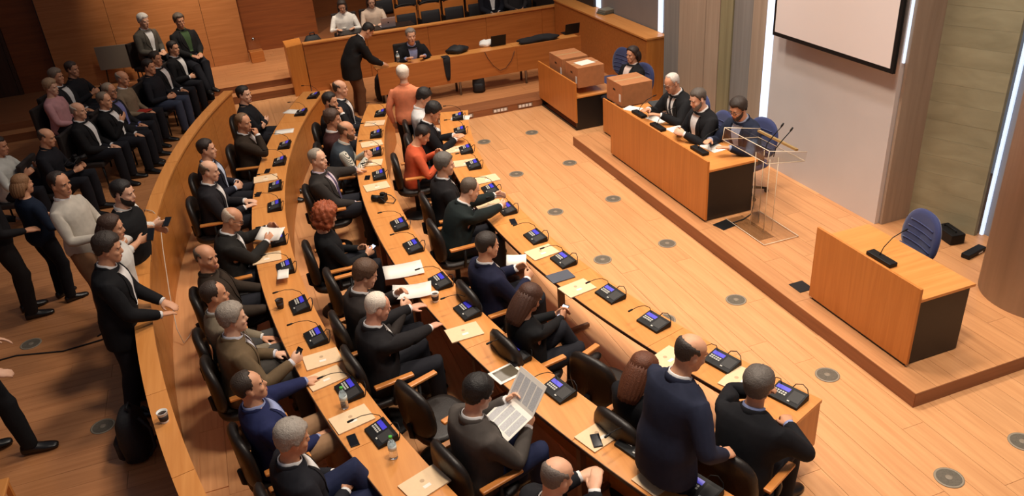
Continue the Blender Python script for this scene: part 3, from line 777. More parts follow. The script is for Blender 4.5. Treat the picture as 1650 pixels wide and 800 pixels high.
    def m_full(az, el): a = abs(az); return soft(el-lerp(a, [(0,32),(40,34),(60,16),(72,-10),(80,-8),(104,-4),(112,-25),(140,-46),(180,-52)]), .020+.014*max(0,el)/90)
    def m_receding(az, el): a = abs(az); return soft(el-lerp(a, [(0,58),(20,62),(45,64),(62,28),(72,-4),(80,10),(104,12),(112,-22),(140,-42),(180,-46)]), .011)
    def m_bald(az, el):
        a = abs(az); lo = lerp(a, [(0,90),(62,80),(70,8),(78,2),(84,14),(104,14),(112,-22),(140,-42),(180,-46)]); hi = lerp(a, [(0,0),(64,10),(80,34),(130,46),(180,52)])
        return min(soft(el-lo, .009), soft(hi-el, .009))
    def m_curly(az, el): a = abs(az); return soft(el-lerp(a, [(0,34),(40,28),(58,-30),(75,-66),(180,-74)]), .050+.014*math.sin(az*.19+el*.11)*math.sin(el*.23)+(.022 if el < -20 else 0), 12)
    def m_wlong(az, el): a = abs(az); return soft(el-lerp(a, [(0,42),(34,38),(60,12),(78,-24),(100,-60),(180,-66)]), .022)
    def m_beard(az, el):
        a = abs(az)
        if a > 80: return 0
        hi = lerp(a, [(0,-37),(14,-35),(26,-31),(45,-34),(62,-26),(72,-14),(80,-8)]); return soft(hi-el, .0065, 6)
    def m_stubtop(az, el): return 0
    H = TPL['hair'] = {}
    for n, f, nz in (('short',m_short,.0012),('full',m_full,.003),('receding',m_receding,.001),('bald',m_bald,.001),('curly',m_curly,.014)):
        H[n] = cap(f, noise=nz).mesh('hair')
    def long_hair(length, wd, flare):
        m = cap(m_wlong, noise=.002)
        rs = []
        for t in np.linspace(0, 1, 8):
            z = c0[2]+.045-(length+.05)*t; r = (.094+flare*math.sin(t*2.4))*(1-.25*t**3)*(1-.10*max(0,.25-t)/.25); ring_ = []
            a0 = R_(82+10*t)
            for q in range(41):
                az = a0+(2*math.pi-2*a0)*q/40; rr = r+.0035*math.sin(az*22+t*3); ring_.append((math.sin(az)*rr*1.02, math.cos(az)*rr*1.07-.012-.03*t, z+random.uniform(-.004,.004)))
            for q in range(40,-1,-1):
                az = a0+(2*math.pi-2*a0)*q/40; ring_.append((math.sin(az)*(r-.03), math.cos(az)*(r-.03)-.005-.03*t, z))
            rs.append(ring_)
        m.rings(rs, None, True); return m.mesh('hair')
    H['long'] = long_hair(.24,.0,.012); H['bob'] = long_hair(.13,.0,.016)
    H['beard'] = cap(m_beard, 52, 30, .001, -88).mesh('beard')
    # eyes, brows, lips
    m_w = mat('eye_white',(225,215,205),.3); m_i = mat('eye_iris',(48,32,24),.2); m_l = mat('lips',(150,84,72),.5)
    for s in (-1,1):
        me = MB(); x = s*.030; h = tree.ray_cast(Vector(HC+V3(x,.3,.004)), Vector((0,-1,0)))[0]
        e = MB(); ball(e, V3(h.x, h.y-.006, h.z), np.eye(3), .0125,.0085,.0055, 10, 6); me.add(e.v, e.f, m_w, True)
        e = MB(); ball(e, V3(h.x, h.y-.001, h.z), np.eye(3), .0055,.0045,.005, 8, 6); me.add(e.v, e.f, m_i, True)
        TPL['eye%d' % s] = me.mesh('eye')
    me = MB(); h = tree.ray_cast(Vector(HC+V3(0,.3,-.066)), Vector((0,-1,0)))[0]
    e = MB(); ball(e, V3(0, h.y-.003, h.z+.003), np.eye(3), .022,.006,.0035, 10, 6); ball(e, V3(0, h.y-.004, h.z-.005), np.eye(3), .019,.007,.004, 10, 6); me.add(e.v, e.f, m_l, True)
    TPL['lips'] = me.mesh('lips')
    for s in (-1,1):
        br = MB(); pts = []
        for q in range(5):
            x = s*(.012+.009*q); zz = .021+.004*math.sin(q/4*math.pi); h = tree.ray_cast(Vector(HC+V3(x,.3,zz)), Vector((0,-1,0)))[0]; pts.append(tuple(h+Vector((0,.001,0))))
        br.tube(pts, [.003,.0045,.0045,.004,.002], 6)
        TPL['brow%d' % s] = br.mesh('eyebrow')
    gl = MB(); mg = mat('glasses_frame',(36,30,28),.3)
    for s in (-1,1):
        h = tree.ray_cast(Vector(HC+V3(s*.03,.3,.0)), Vector((0,-1,0)))[0]; yc = HC[1]+.104
        gl.tube([(s*.033+.024*math.cos(a), yc-.006*abs(math.cos(a)), HC[2]+.003+.018*math.sin(a)) for a in np.linspace(0,2*math.pi,15)], .0022, 6, mg)
        gl.tube([(s*.056,yc-.004,HC[2]+.006),(s*.076,yc-.04,HC[2]+.006),(s*.080,HC[1]-.005,HC[2]+.010)], .002, 6, mg)
    gl.tube([(-.01,yc,HC[2]+.006),(.01,yc,HC[2]+.006)], .002, 6, mg)
    TPL['glasses'] = gl.mesh('glasses')
build_templates()
def cmat(kind, rgb):
    n = '%s_%02x%02x%02x' % (kind, *[int(c) for c in rgb])
    if kind == 'skin': return mat(n, rgb, .5, noise=.06, nscale=30, spec=.35)
    if kind == 'hair': return mat(n, rgb, .6, noise=.25, nscale=120, bump=.5)
    if kind == 'cloth': return mat(n, rgb, .85, noise=.12, nscale=14, spec=.2, bump=.2)
    return mat(n, rgb, .4)
SKINS = [(224,170,138),(214,158,124),(206,148,114),(230,180,150),(198,142,110)]
def merge_pose(kind, **k):
    p = dict(REST[kind]); p.update(k); p.setdefault('curl', 25); return p
def person(label, head, kind='sit', rz=None, base_z=0.0, zoff=0.0, top='jacket', tc=(30,30,34), shirt=(225,222,220), tie=None, trousers=(30,30,36), shoes=(20,18,18),
           hair='short', hc=(40,30,24), beard=None, glasses=False, skin=None, scale=1.14, sleeve=None, seat=.46, group=None, at_xy=None, collar=True, cuffs=True, striped=None, **pose):
    T = TPL[kind]; B0 = T['B']
    p = merge_pose(kind, **pose); p['hbend'] = pose.get('hbend', .35)
    if kind == 'sit': p['hp'] = .50+(seat-.46)
    # pixel-target hands: ('px', x, y, z) are resolved after the base is known; first pass uses a neutral reach
    pix = {k: p['hand'+k] for k in 'RL' if isinstance(p['hand'+k], tuple) and p['hand'+k][0] == 'px'}
    for k in pix: p['hand'+k] = (.2 if k == 'R' else -.2, .4, .2)
    B = fk(p); ho, hR = B['head']; hc_ = (ho+hR @ HC)*scale
    if at_xy is None:
        Hd = at(head[0], head[1], base_z+hc_[2]+zoff)
        if rz is None: rz = face_rz(pol(Hd)[1])
        off = rotz(math.degrees(rz)) @ V3(hc_[0], hc_[1], 0)
        base = Vector((Hd.x-off[0], Hd.y-off[1], base_z))
    else: base = Vector((at_xy[0], at_xy[1], base_z))
    if pix:
        Ri = rotz(-math.degrees(rz))
        for k, (_, x, y, z) in pix.items():
            w_ = at(x, y, z); l = Ri @ V3(w_.x-base.x, w_.y-base.y, z-base_z)/scale
            p['hand'+k] = tuple(l); p['abs'+k] = True
        B = fk(p)
    t = thing('person', label, 'person', base, rz, group); t.scale = (scale,)*3
    sk = cmat('skin', skin or random.choice(SKINS))
    def put(name, key, m, V=None):
        me0, V0, W = T[key]; V0 = V if V is not None else V0; me = me0.copy(); me.name = name; Vn = skin_fn(V0, W)
        me.vertices.foreach_set('co', Vn.astype(np.float32).ravel()); me.materials.clear(); me.materials.append(m); me.update()
        o = bpy.data.objects.new(name, me); col.objects.link(o); o.parent = t; return o
    skin_fn = lambda V, W: skin_lbs(V, W, B0, B)
    body = put('body', 'body', sk, T['V_tee' if top == 'tee' else 'V_full'])
    put('trousers', 'trousers', cmat('cloth', trousers))
    for k in 'RL': put('shoe', 'shoe'+k, mat('shoe_%02x%02x%02x' % shoes, shoes, .35))
    tm = cmat('cloth', tc); shm = cmat('cloth', shirt)
    if top == 'jacket':
        put('jacket', 'jacket', tm); put('shirt_front', 'shirt_front', shm); put('lapel', 'lapel1', tm); put('lapel', 'lapel-1', tm)
        put('jacket_collar', 'jcollar', tm)
        if collar: put('shirt_collar', 'collar', shm)
        if tie: put('tie', 'tie', cmat('cloth', tie))
        if cuffs:
            for k in 'RL': put('cuff', 'cuff'+k, shm)
    elif top in ('sweater','shirt'):
        put(top, 'top', tm)
        if collar: put('collar', 'collar', shm if top == 'sweater' else tm)
    elif top == 'vest':
        put('shirt', 'top', striped or shm); put('vest', 'vest', tm)
        if collar: put('collar', 'collar', shm)
    elif top == 'tee':
        put('t_shirt', 'tee', tm)
    # head pieces: rigid with the head
    def hput(name, me, m=None, s=None):
        o = bpy.data.objects.new(name, me); col.objects.link(o); o.parent = t
        o.matrix_local = Matrix([[*hR[r], (B['head'][0])[r]] for r in range(3)]+[[0,0,0,1]])
        if m is not None:
            o.material_slots[0].link = 'OBJECT' if o.material_slots else 'OBJECT'
            o.material_slots[0].material = m
        return o
    ho, hR = B['head']
    if hair: hput('hair', TPL['hair'][hair], cmat('hair', hc))
    if beard: hput('beard', TPL['hair']['beard'], cmat('hair', beard))
    hput('lips', TPL['lips'])
    for q in (-1,1): hput('eye', TPL['eye%d' % q]); hput('eyebrow', TPL['brow%d' % q], cmat('hair', tuple(int(c*.8) for c in hc)))
    if glasses: hput('glasses', TPL['glasses'])
    Mw = Matrix.Translation(base) @ Matrix.Rotation(rz, 4, 'Z') @ Matrix.Scale(scale, 4)
    info = dict(obj=t, base=base, rz=rz, scale=scale)
    for k in 'RL':
        o, R = B['hand'+k]; f, fR = B['fing'+k]
        info['palm'+k] = Mw @ Vector(f+R @ V3(0,.022,-.01)); info['hR'+k] = (Mw.to_3x3().normalized() @ Matrix(R.tolist()))
    return info
skin_lbs = skin
for H_ in list(TPL['hair'].values())+[TPL['brow1'],TPL['brow-1']]:
    if not H_.materials: H_.materials.append(None)
    elif H_.materials[0] is not None: H_.materials[0] = None
# ------------------------------------------------------------------ furniture prototypes
def superell(n, a, b, p=3.2): 
    out = []
    for k in range(n):
        t = 2*math.pi*k/n; c, s = math.cos(t), math.sin(t)
        out.append((a*math.copysign(abs(c)**(2/p), c), b*math.copysign(abs(s)**(2/p), s)))
    return out
def pad_back(w, h, th, z0, y0, recline, wrap, m, p=3.0, taper=.0, n=28):
    """upholstered back: rounded slab, wrapped round the sitter and leaning back"""
    q = MB(); rs = []
    for f, d in ((.0,0),(.80,0),(.94,.15),(1,.5),(.94,.85),(.80,1.0),(.0,1.0)):
        r = []
        for x, z in superell(n, w/2*f, h/2*f, p):
            zz = z+h/2; x *= 1-taper*(zz/h); y = y0-th*d-recline*zz+wrap*(x/(w/2))**2
            r.append((x, y, z0+zz))
        rs.append(r)
    q.rings(rs, m, True, False); return q
def make_chair():
    t = thing('swivel_chair', 'x', 'chair')
    q = MB(); rs = []
    for f, z in ((.0,.375),(.86,.375),(.97,.40),(1,.43),(.95,.455),(.8,.463),(0,.458)): rs.append([(x*f, y*f+.01, z) for x, y in superell(24,.255,.25,3.4)])
    q.rings(rs, M_leather, True, False); q.build('seat', None, t)
    pad_back(.50,.50,.075,.43,-.165,.05,.045,M_leather,2.7,.10).build('backrest', None, t)
    q = MB(); q.tube([(0,-.18,.37),(0,-.25,.42),(0,-.255,.55)],.022,8,M_plastic); q.build('back_stem', None, t)
    for s in (-1,1):
        q = MB(); q.tube([(s*.22,.02,.39),(s*.262,.02,.41),(s*.268,.03,.64)],.016,8,M_plastic)
        a = q.build('arm_support', None, t)
        q = MB(); q.box(s*.268-.027,s*.268+.027,-.13,.20,.645,.672,M_arm,None,.008); q.build('armrest', None, t)
    q = MB(); q.lathe([(.028,.05),(.028,.30),(.045,.31),(.045,.375)],14,M_plastic); q.build('column', None, t)
    q = MB(); q.lathe([(.20,0),(.20,.012),(.17,.028),(.05,.05),(.03,.06)],24,M_plastic); q.build('base', None, t)
    return t
M_arm = wood('armrest_beech', (200,122,56), (220,146,76), 'Y', .35)
chair0 = make_chair(); used = {}
def place(proto, key, loc, rz, label, group=None, scale=1.0):
    zs = 1.03 if scale > 1.05 else scale
    o = proto if key not in used else copy_tree(proto); used[key] = 1
    o.location = loc; o.rotation_euler = (0,0,rz); o['label'] = label; o.scale = (scale,scale,zs)
    if group: o['group'] = group
    return o
def make_blue():
    t = thing('blue_chair', 'x', 'chair')
    q = MB(); rs = []
    for f, z in ((.0,.39),(.86,.39),(.97,.41),(1,.435),(.95,.455),(.8,.46),(0,.458)): rs.append([(x*f, y*f, z) for x, y in superell(24,.24,.24,3)])
    q.rings(rs, M_blue, True, False); q.build('seat', None, t)
    b = pad_back(.52,.52,.06,.46,-.20,.12,.03,M_blue,2.4,.06).build('backrest', None, t)
    for i in range(5):
        z = .56+i*.07; q = MB(); hw = .205-.012*i
        q.tube([(x, -.198-.12*(z-.46)+.03*(x/.235)**2, z) for x in np.linspace(-hw,hw,7)],.006,6,M_blue); q.build('quilt_ridge', None, b)
    q = MB(); q.tube([(0,-.15,.385),(0,-.27,.42),(0,-.30,.56)],.022,8,M_plastic); q.build('back_stem', None, t)
    q = MB(); q.lathe([(.026,.06),(.026,.30),(.04,.31),(.04,.39)],14,M_plastic); q.build('column', None, t)
    for i in range(5):
        a = 2*math.pi*i/5+.3; q = MB(); q.tube([(0,0,.085),(.14*math.cos(a),.14*math.sin(a),.075),(.27*math.cos(a),.27*math.sin(a),.06)],[.024,.02,.015],8,M_plastic); l = q.build('foot', None, t)
        q = MB(); q.tube([(.27*math.cos(a)-.012*math.sin(a),.27*math.sin(a)+.012*math.cos(a),.027),(.27*math.cos(a)+.012*math.sin(a),.27*math.sin(a)-.012*math.cos(a),.027)],.027,12,M_rubber); q.build('castor', None, l)
    return t
blue0 = make_blue()
def make_gallery():
    t = thing('gallery_chair', 'x', 'chair')
    md = mat('dark_seat_fabric',(40,32,30),.85,noise=.1)
    q = MB(); q.box(-.25,.25,-.24,.24,.38,.46,md,None,.02); q.build('seat', None, t)
    q = MB(); q.box(-.25,.25,-.30,-.23,.44,.95,md,None,.02); q.build('backrest', None, t)
    for sx in (-1,1):
        for sy in (-1,1):
            q = MB(); q.tube([(sx*.21,sy*.2,.385),(sx*.22,sy*.21,0)],.013,8,M_plastic); q.build('leg', None, t)
    return t
gal0 = make_gallery()
def make_unit():
    t = thing('conference_unit', 'x', 'microphone')
    q = MB(); w, d = .135, .088           # wedge: low at the member's edge, high at the back
    P = [(-w,-d,0),(w,-d,0),(w,d,0),(-w,d,0),(-w,-d,.018),(w,-d,.018),(w,d,.055),(-w,d,.055)]
    P2 = [(x*.985, y*.97, z+(.004 if z > 0 else 0)) for x, y, z in P]
    q.add(P[:4]+P[4:]+P2[4:], [(0,3,2,1),(0,1,5,4),(1,2,6,5),(2,3,7,6),(3,0,4,7),(4,5,9,8),(5,6,10,9),(6,7,11,10),(7,4,8,11),(8,9,10,11)], M_plastic)
    q.build('body', None, t)
    sl = math.atan2(.037, 2*d); Mt = Matrix.Translation((0,0,.0405)) @ Matrix.Rotation(sl,4,'X')
    q = MB(); q.box(-.118,.0,.018,.058,0,.0025,mat('unit_display',(64,58,190),.3,emit=((70,64,215),.32)),Mt); q.build('display', None, t)
    km = mat('unit_keys',(200,198,190),.5)
    for r in range(2):
        for c in range(5):
            q = MB(); q.box(-.112+c*.022,-.097+c*.022,-.030+r*.022,-.016+r*.022,0,.004,km,Mt); q.build('key', None, t)
    q = MB(); q.box(.02,.12,-.05,.06,0,.002,mat('unit_grille',(44,42,42),.6,noise=.4,nscale=400),Mt); q.build('speaker_grille', None, t)
    q = MB(); q.box(.03,.05,-.066,-.054,0,.004,km,Mt); q.build('talk_button', None, t)
    q = MB(); q.tube([(-.10,.07,.05),(-.10,.045,.115),(-.10,-.02,.165),(-.10,-.10,.185),(-.10,-.17,.185)],.0035,6,M_plastic); g = q.build('gooseneck', None, t)
    q = MB(); q.tube([(-.10,-.16,.185),(-.10,-.175,.185),(-.10,-.215,.183),(-.10,-.22,.183)],[.004,.009,.009,.005],8,M_plastic); q.build('microphone_head', None, g)
    q = MB(); q.tube([(-.02,.085,.035),(0,.115,.075),(.05,.13,.09),(.10,.12,.07),(.125,.10,.02),(.13,.092,.008)],.0042,6,M_plastic); q.build('cable', None, t)
    return t
unit0 = make_unit()
def make_folder():
    t = thing('document_folder', 'x', 'folder')
    q = MB(); q.box(-.16,.16,-.115,.115,0,.004,M_folder); q.build('back_cover', None, t)
    q = MB(); q.box(-.155,.155,-.11,.11,.0041,.008,M_paper); q.build('sheets', None, t)
    q = MB(); q.box(-.16,.16,-.115,.115,.0081,.0105,M_folder); c = q.build('front_cover', None, t)
    q = MB(); q.box(-.03,.03,-.05,-.02,.0106,.011,M_paper); q.build('label', None, c)
    q = MB(); q.lathe([(.018,.0106),(.018,.011)],14,mat('crest_print',(190,160,126),.7), Matrix.Translation((0,.03,0))); q.build('crest', None, c)
    return t
folder0 = make_folder()
# ------------------------------------------------------------------ stage desks
def stage_desk(name, label, x0, y0, y1, depth, z, ptop):
    t = thing(name, label, 'desk', (x0, (y0+y1)/2, z)); h = (y1-y0)/2
    q = MB(); q.box(-.015,.015,-h,h,.03,ptop,M_panel,None,.003); q.build('front_panel', None, t)
    q = MB(); q.box(.016,depth,-h+.01,h+.0,ptop-.155,ptop-.125,M_deskx,None,.003); q.build('desktop', None, t)
    for s in (-1,1): q = MB(); q.box(.017,depth-.04,s*(h-.05)-.02,s*(h-.05)+.02,.012,ptop-.156,M_black); q.build('side_panel', None, t)
    q = MB(); q.box(.0,.03,-h+.04,h-.04,.0,.03,M_black); q.build('plinth', None, t)
    return t
stage_desk('panel_desk', 'long beech panel desk with three seated people on the stage', 5.29, 7.96, 10.66, .74, SZ, .85)
stage_desk('speaker_desk', 'short beech speaker desk with one blue chair on the stage', 5.30, 4.54, 5.93, .66, SZ, .86)
t = stage_desk('side_table', 'beech side table with black end carrying two cardboard boxes', 5.42, 12.26, 13.96, .78, 0, .74)
t.children[1].location.z = .12
stage_desk('side_table', 'lower beech table behind the panel desk under one cardboard box', 5.62, 10.98, 11.6, .6, SZ, .60)
def carton(label, x0, x1, y0, y1, z0, z1, sheet=False):
    t = thing('cardboard_box', label, 'box', ((x0+x1)/2,(y0+y1)/2,z0)); m = mat('cardboard',(176,116,72),.85,noise=.1,nscale=14); w_, d_, h_ = (x1-x0)/2,(y1-y0)/2,z1-z0
    q = MB(); q.box(-w_,w_,-d_,d_,0,h_-.004,m,None,.004); q.build('body', None, t)
    for s in (-1,1): q = MB(); q.box(-w_,w_,min(s*.002,s*d_),max(s*.002,s*d_),h_-.004,h_,m); q.build('flap', None, t)
    q = MB(); q.box(-w_-.001,w_+.001,-.025,.025,h_,h_+.001,mat('packing_tape',(190,150,105),.3)); q.build('tape', None, t)
    q = MB(); q.box(-w_-.002,-w_+.002,-.04,.04,h_*.6,h_*.6+.03,M_black); q.build('hand_hole', None, t)
    q = MB(); q.box(-w_-.002,-w_,-d_+.04,-d_+.1,h_*.2,h_*.55,M_white); q.build('sticker', None, t)
    if sheet:
        q = MB(); q.box(-.15,.15,-.12,.12,h_+.002,h_+.004,M_paper, Matrix.Rotation(.2,4,'Z')); q.build('taped_sheet', None, t)
    return t
carton('nearer cardboard box with a white sheet on top on the side table', 5.5,6.0,12.34,12.86,.74,1.09,True)
carton('farther cardboard box without a sheet on the side table', 5.5,6.0,13.0,13.6,.74,1.09)
carton('cardboard box standing alone beside the panel desk', 5.66,6.2,11.02,11.56,SZ+.60,SZ+.95)
# ------------------------------------------------------------------ clear acrylic lectern
M_acr = bpy.data.materials.new('clear_acrylic'); M_acr.use_nodes = True; nt = M_acr.node_tree
for n in list(nt.nodes):
    if n.type != 'OUTPUT_MATERIAL': nt.nodes.remove(n)
o_ = [n for n in nt.nodes if n.type == 'OUTPUT_MATERIAL'][0]; tr = nt.nodes.new('ShaderNodeBsdfTransparent'); gs = nt.nodes.new('ShaderNodeBsdfGlossy'); mxs = nt.nodes.new('ShaderNodeMixShader'); fr = nt.nodes.new('ShaderNodeFresnel')
tr.inputs[0].default_value = (.98,.975,.96,1); gs.inputs['Roughness'].default_value = .08; fr.inputs[0].default_value = 1.49
nt.nodes.remove(fr); mxs.inputs[0].default_value = .06; nt.links.new(tr.outputs[0], mxs.inputs[1]); nt.links.new(gs.outputs[0], mxs.inputs[2]); nt.links.new(mxs.outputs[0], o_.inputs[0])
lec = thing('lectern', 'clear acrylic lectern with two gooseneck microphones', 'lectern', (5.80,7.50,SZ))
q = MB(); q.box(-.24,.26,-.40,.42,0,.015,M_acr,None,.004); q.build('base_plate', None, lec)
for dy in (-.13,.13): q = MB(); q.box(-.06,.06,dy-.008,dy+.008,.016,1.0,M_acr); q.build('upright', None, lec)
q = MB(); q.box(-.06,-.045,-.12,.12,.016,1.0,M_acr); q.build('front_upright', None, lec)
Mt = Matrix.Translation((0,.1,1.0)) @ Matrix.Rotation(R_(-14),4,'Y')
Mt = Matrix.Translation((.03,.15,1.0)) @ Matrix.Rotation(R_(8),4,'Y')
q = MB(); q.box(-.26,.28,-.46,.46,0,.012,M_acr,Mt); q.build('reading_top', None, lec)
q = MB(); q.box(-.27,-.258,-.46,.46,0.0,.16,M_acr,Mt); q.build('front_lip', None, lec)
for s in (-1,1): q = MB(); q.box(-.258,.28,s*.454-.006,s*.454+.006,.013,.12,M_acr,Mt); q.build('side_lip', None, lec)
q = MB(); q.box(.20,.24,-.35,.40,.10,.125,mat('brass_bar',(200,170,110),.35,.6),Mt); q.build('lamp_bar', None, lec)
M_glint = mat('edge_glint_pale',(238,222,196),.25)  # pale tubes paint the light caught along the acrylic edges
def glint(a, b, M=None):
    q = MB(); q.tube([M @ Vector(a) if M else a, M @ Vector(b) if M else b],.0045,6,M_glint); q.build('edge_glint', None, lec)
for z in (.006,.16): glint((-.264,-.46,z),(-.264,.46,z),Mt)
for s_ in (-1,1): glint((-.264,s_*.456,.006),(.28,s_*.456,.006),Mt); glint((-.264,s_*.456,.16),(.28,s_*.456,.12),Mt); glint((-.264,s_*.456,.0),(-.264,s_*.456,.16),Mt)
glint((.28,-.456,.006),(.28,.456,.006),Mt)
for sx in (-.06,.06):
    for sy in (-.138,.138): glint((sx,sy,.016),(sx,sy,1.0))
glint((-.24,-.40,.015),(-.24,.42,.015)); glint((-.24,-.40,.015),(.26,-.40,.015)); glint((.26,-.40,.015),(.26,.42,.015))
for dy in (-.12,.05):
    q = MB(); q.tube([(.0,dy,1.02),(.02,dy,1.12),(.10,dy-.03,1.24),(.16,dy-.06,1.33)],.006,8,M_plastic); g = q.build('gooseneck', None, lec)
    q = MB(); q.tube([(.155,dy-.058,1.325),(.165,dy-.063,1.345),(.18,dy-.07,1.375)],[.008,.013,.010],8,M_plastic); q.build('microphone_head', None, g)
# ------------------------------------------------------------------ press desk on the dais
pd = thing('press_desk', 'long beech press desk on slim steel legs on the dais', 'desk', (2.55,14.95,.126))
for a, b in ((0,1.4),(1.4,2.8),(2.8,4.2)):
    q = MB(); q.box(a+.002,b-.002,-.015,.015,.29,.80,M_panelx); q.build('front_panel', None, pd)
    q = MB(); q.box(a+.002,b-.002,.016,.42,.74,.77,M_deskx); q.build('desktop', None, pd)
for x in (.1,1.6,3.0,4.0):
    for y in (.07,.36): q = MB(); q.lathe([(.025,0),(.025,.74)],12,M_metal,Matrix.Translation((x,y,0))); q.build('leg', None, pd)
# ------------------------------------------------------------------ floor outlets
for i, (px, py, z) in enumerate([(857,214,0),(918,263,0),(832,281,0),(988,321,0),(895,342,0),(1075,393,0),(971,419,0),(1186,484,0),(1072,516,0),(1333,605,0),(1529,771,0),(1648,713,0),(780,229,0),(166,688,0),(50,555,0)]):
    P = at(px, py, z); where = ['behind the microphones at the far end of the open floor','before the panel desk corner','beside the front desk, second from the far end','before the middle of the panel desk','between the front desk and the panel desk','before the right end of the panel desk','near the middle of the front desk','before the lectern','touching the front desk edge','before the stage corner','at the bottom edge of the picture','at the right edge of the picture','right at the far end of the front desk','on the gallery floor by the black backpack','on the gallery floor by the standing people'][i]
    t = thing('floor_outlet', 'round grey floor outlet '+where, 'floor outlet', (P.x,P.y,.002), 0, 'round floor outlets')
    q = MB(); q.lathe([(.115,0),(.115,.004),(.10,.006),(.098,.004)],28,mat('outlet_rim',(150,138,120),.5)); q.build('rim', None, t)
    q = MB(); q.lathe([(.097,.0),(.097,.0056)],28,mat('outlet_grille',(100,92,80),.7,noise=.25,nscale=90)); q.build('grille', None, t)
    q = MB(); q.lathe([(.03,.0057),(.03,.0068),(.018,.0078)],16,mat('outlet_hub',(140,128,112),.5)); q.build('hub', None, t)
# ------------------------------------------------------------------ who sits where
G_UNIT, G_FOLD, G_CH = 'black conference microphone units on the curved desks', 'cream document folders on the curved desks', 'black leather swivel chairs'
ROWN = {1: 'front', 2: 'middle', 3: 'rear'}
ORD = ['first','second','third','fourth','fifth','sixth','seventh','eighth','ninth','tenth','eleventh','twelfth','thirteenth','fourteenth']
CHS = 1.11
def seat_for(info, label, proto=None, key='chair', group=G_CH, dz=0, back=.0):
    b = info['base']; r = info['rz']; f = Vector((-math.sin(r), math.cos(r), 0))
    return place(proto or chair0, key, Vector((b.x,b.y,b.z))-f*back, r, label, group, CHS)
RM = {1: 12.95, 2: 14.24, 3: 15.64}
def empty_chair(row, px, py, z, drz, label, dr=.42):
    P = at(px, py, z); a = pol(P)[1]; Q = arc(RM[row]+dr, a); place(chair0, 'chair', Q, face_rz(a)+R_(drz), label, G_CH, CHS)
NROW = {1: 0, 2: 0, 3: 0}
K = (30,30,33)
LAP = dict(handR=(.09,.30,.06), handL=(-.09,.28,.06), palmR=(-.2,0,-1), palmL=(.2,0,-1))
CLASP = dict(handR=(.10,.26,.13), handL=(-.10,.26,.13), palmR=(-1,0,-.3), palmL=(1,0,-.3), curl=55, hdirR=(-.8,.6,0), hdirL=(.8,.6,0))
def DESK(x=.2, y=.44, z=.25): return dict(handR=(x,y,z), handL=(-x,y,z), palmR=(0,0,-1), palmL=(0,0,-1), hdirR=(-.4,1,-.1), hdirL=(.4,1,-.1))
READ = dict(handR=(.16,.34,.26), handL=(-.16,.34,.26), palmR=(-1,.2,0), palmL=(1,.2,0), hdirR=(-.2,.8,.5), hdirL=(.2,.8,.5), curl=50)
def CHIN(k): 
    s = 1 if k == 'R' else -1
    return {'hand'+k: (s*.07,.20,.46), 'palm'+k: (-s*.3,-1,.0), 'hdir'+k: (-s*.3,-.1,1), 'elbow'+k: (s*.5,.3,-1), 'curl': 60}
CROSS = dict(handR=(-.10,.21,.17), handL=(.10,.24,.20), palmR=(0,-1,0), palmL=(0,-1,0), hdirR=(-1,.1,.1), hdirL=(1,.1,.1), elbowR=(1,.2,-.8), elbowL=(-1,.2,-.8))
LEGX = dict(footL=(.10,.52,.30), kneeL=(.1,.5,1), footR=(.10,.40,.085), fpitchL=20)
UNDER = dict(footR=(.12,.32,.085), footL=(-.12,.36,.085))
PEOPLE = {}
STRIPE = mat('striped_shirt', (206,202,190), .85); _nt = STRIPE.node_tree; _w = _nt.nodes.new('ShaderNodeTexWave'); _w.inputs['Scale'].default_value = 34; _w.bands_direction = 'DIAGONAL'
_tc = _nt.nodes.new('ShaderNodeTexCoord'); _rp = _nt.nodes.new('ShaderNodeValToRGB'); _rp.color_ramp.elements[0].color = (*s2l((70,80,70)),1); _rp.color_ramp.elements[1].color = (*s2l((220,214,200)),1); _rp.color_ramp.elements[0].position = .25; _rp.color_ramp.elements[1].position = .4
_nt.links.new(_tc.outputs['Object'], _w.inputs['Vector']); _nt.links.new(_w.outputs[0], _rp.inputs[0]); _nt.links.new(_rp.outputs[0], _nt.nodes['Principled BSDF'].inputs['Base Color'])
def member(row, px, py, label, chair=True, **k):
    i = person(label, (px, py), 'sit', **k); PEOPLE[label] = i
    NROW[row] += 1; seat_for(i, 'occupied black leather swivel chair, %s from the far end of the %s row' % (ORD[NROW[row]-1], ROWN[row]))
    return i
def d(*a, **k):
    o = {}
    for x in a: o.update(x)
    o.update(k); return o
# front row, far end to near end
member(1, 682,158, 'dark haired man in a white shirt looking down, far end of front row', top='shirt', tc=(214,214,214), hair='full', hc=(26,20,18), lean=2, hpitch=32, **d(LAP))
member(1, 697,181, 'dark haired man in a black jacket with white cuffs in the front row', tc=(24,24,28), hair='full', hc=(24,18,16), lean=14, hpitch=34, **d(DESK(.08,.40,.22)))
member(1, 680,218, 'dark haired woman in an orange sweater reading her phone', top='sweater', tc=(206,92,58), hair='short', hc=(30,20,18), lean=16, hpitch=34, hyaw=-12, scale=1.08, collar=False, **d(READ))
member(1, 716,266, 'grey haired man in a dark suit in the front row', tc=(34,32,34), hair='full', hc=(96,90,84), lean=6, hpitch=6, hyaw=-4, **d(LAP))
member(1, 757,306, 'balding man in a dark green jacket leaning on the front desk', tc=(28,36,36), hair='receding', hc=(90,76,64), lean=26, hpitch=22, **d(DESK(.10,.5,.2), handR=('px',812,331,.86), handL=('px',806,313,.86), palmR=(-1,0,0), palmL=(1,0,0), curl=50))
member(1, 785,397, 'dark haired man in a navy jacket holding papers in the front row', tc=(28,30,52), hair='short', hc=(44,34,28), lean=3, hpitch=8, **d(READ, handR=(.08,.36,.22), handL=(-.12,.36,.24)))
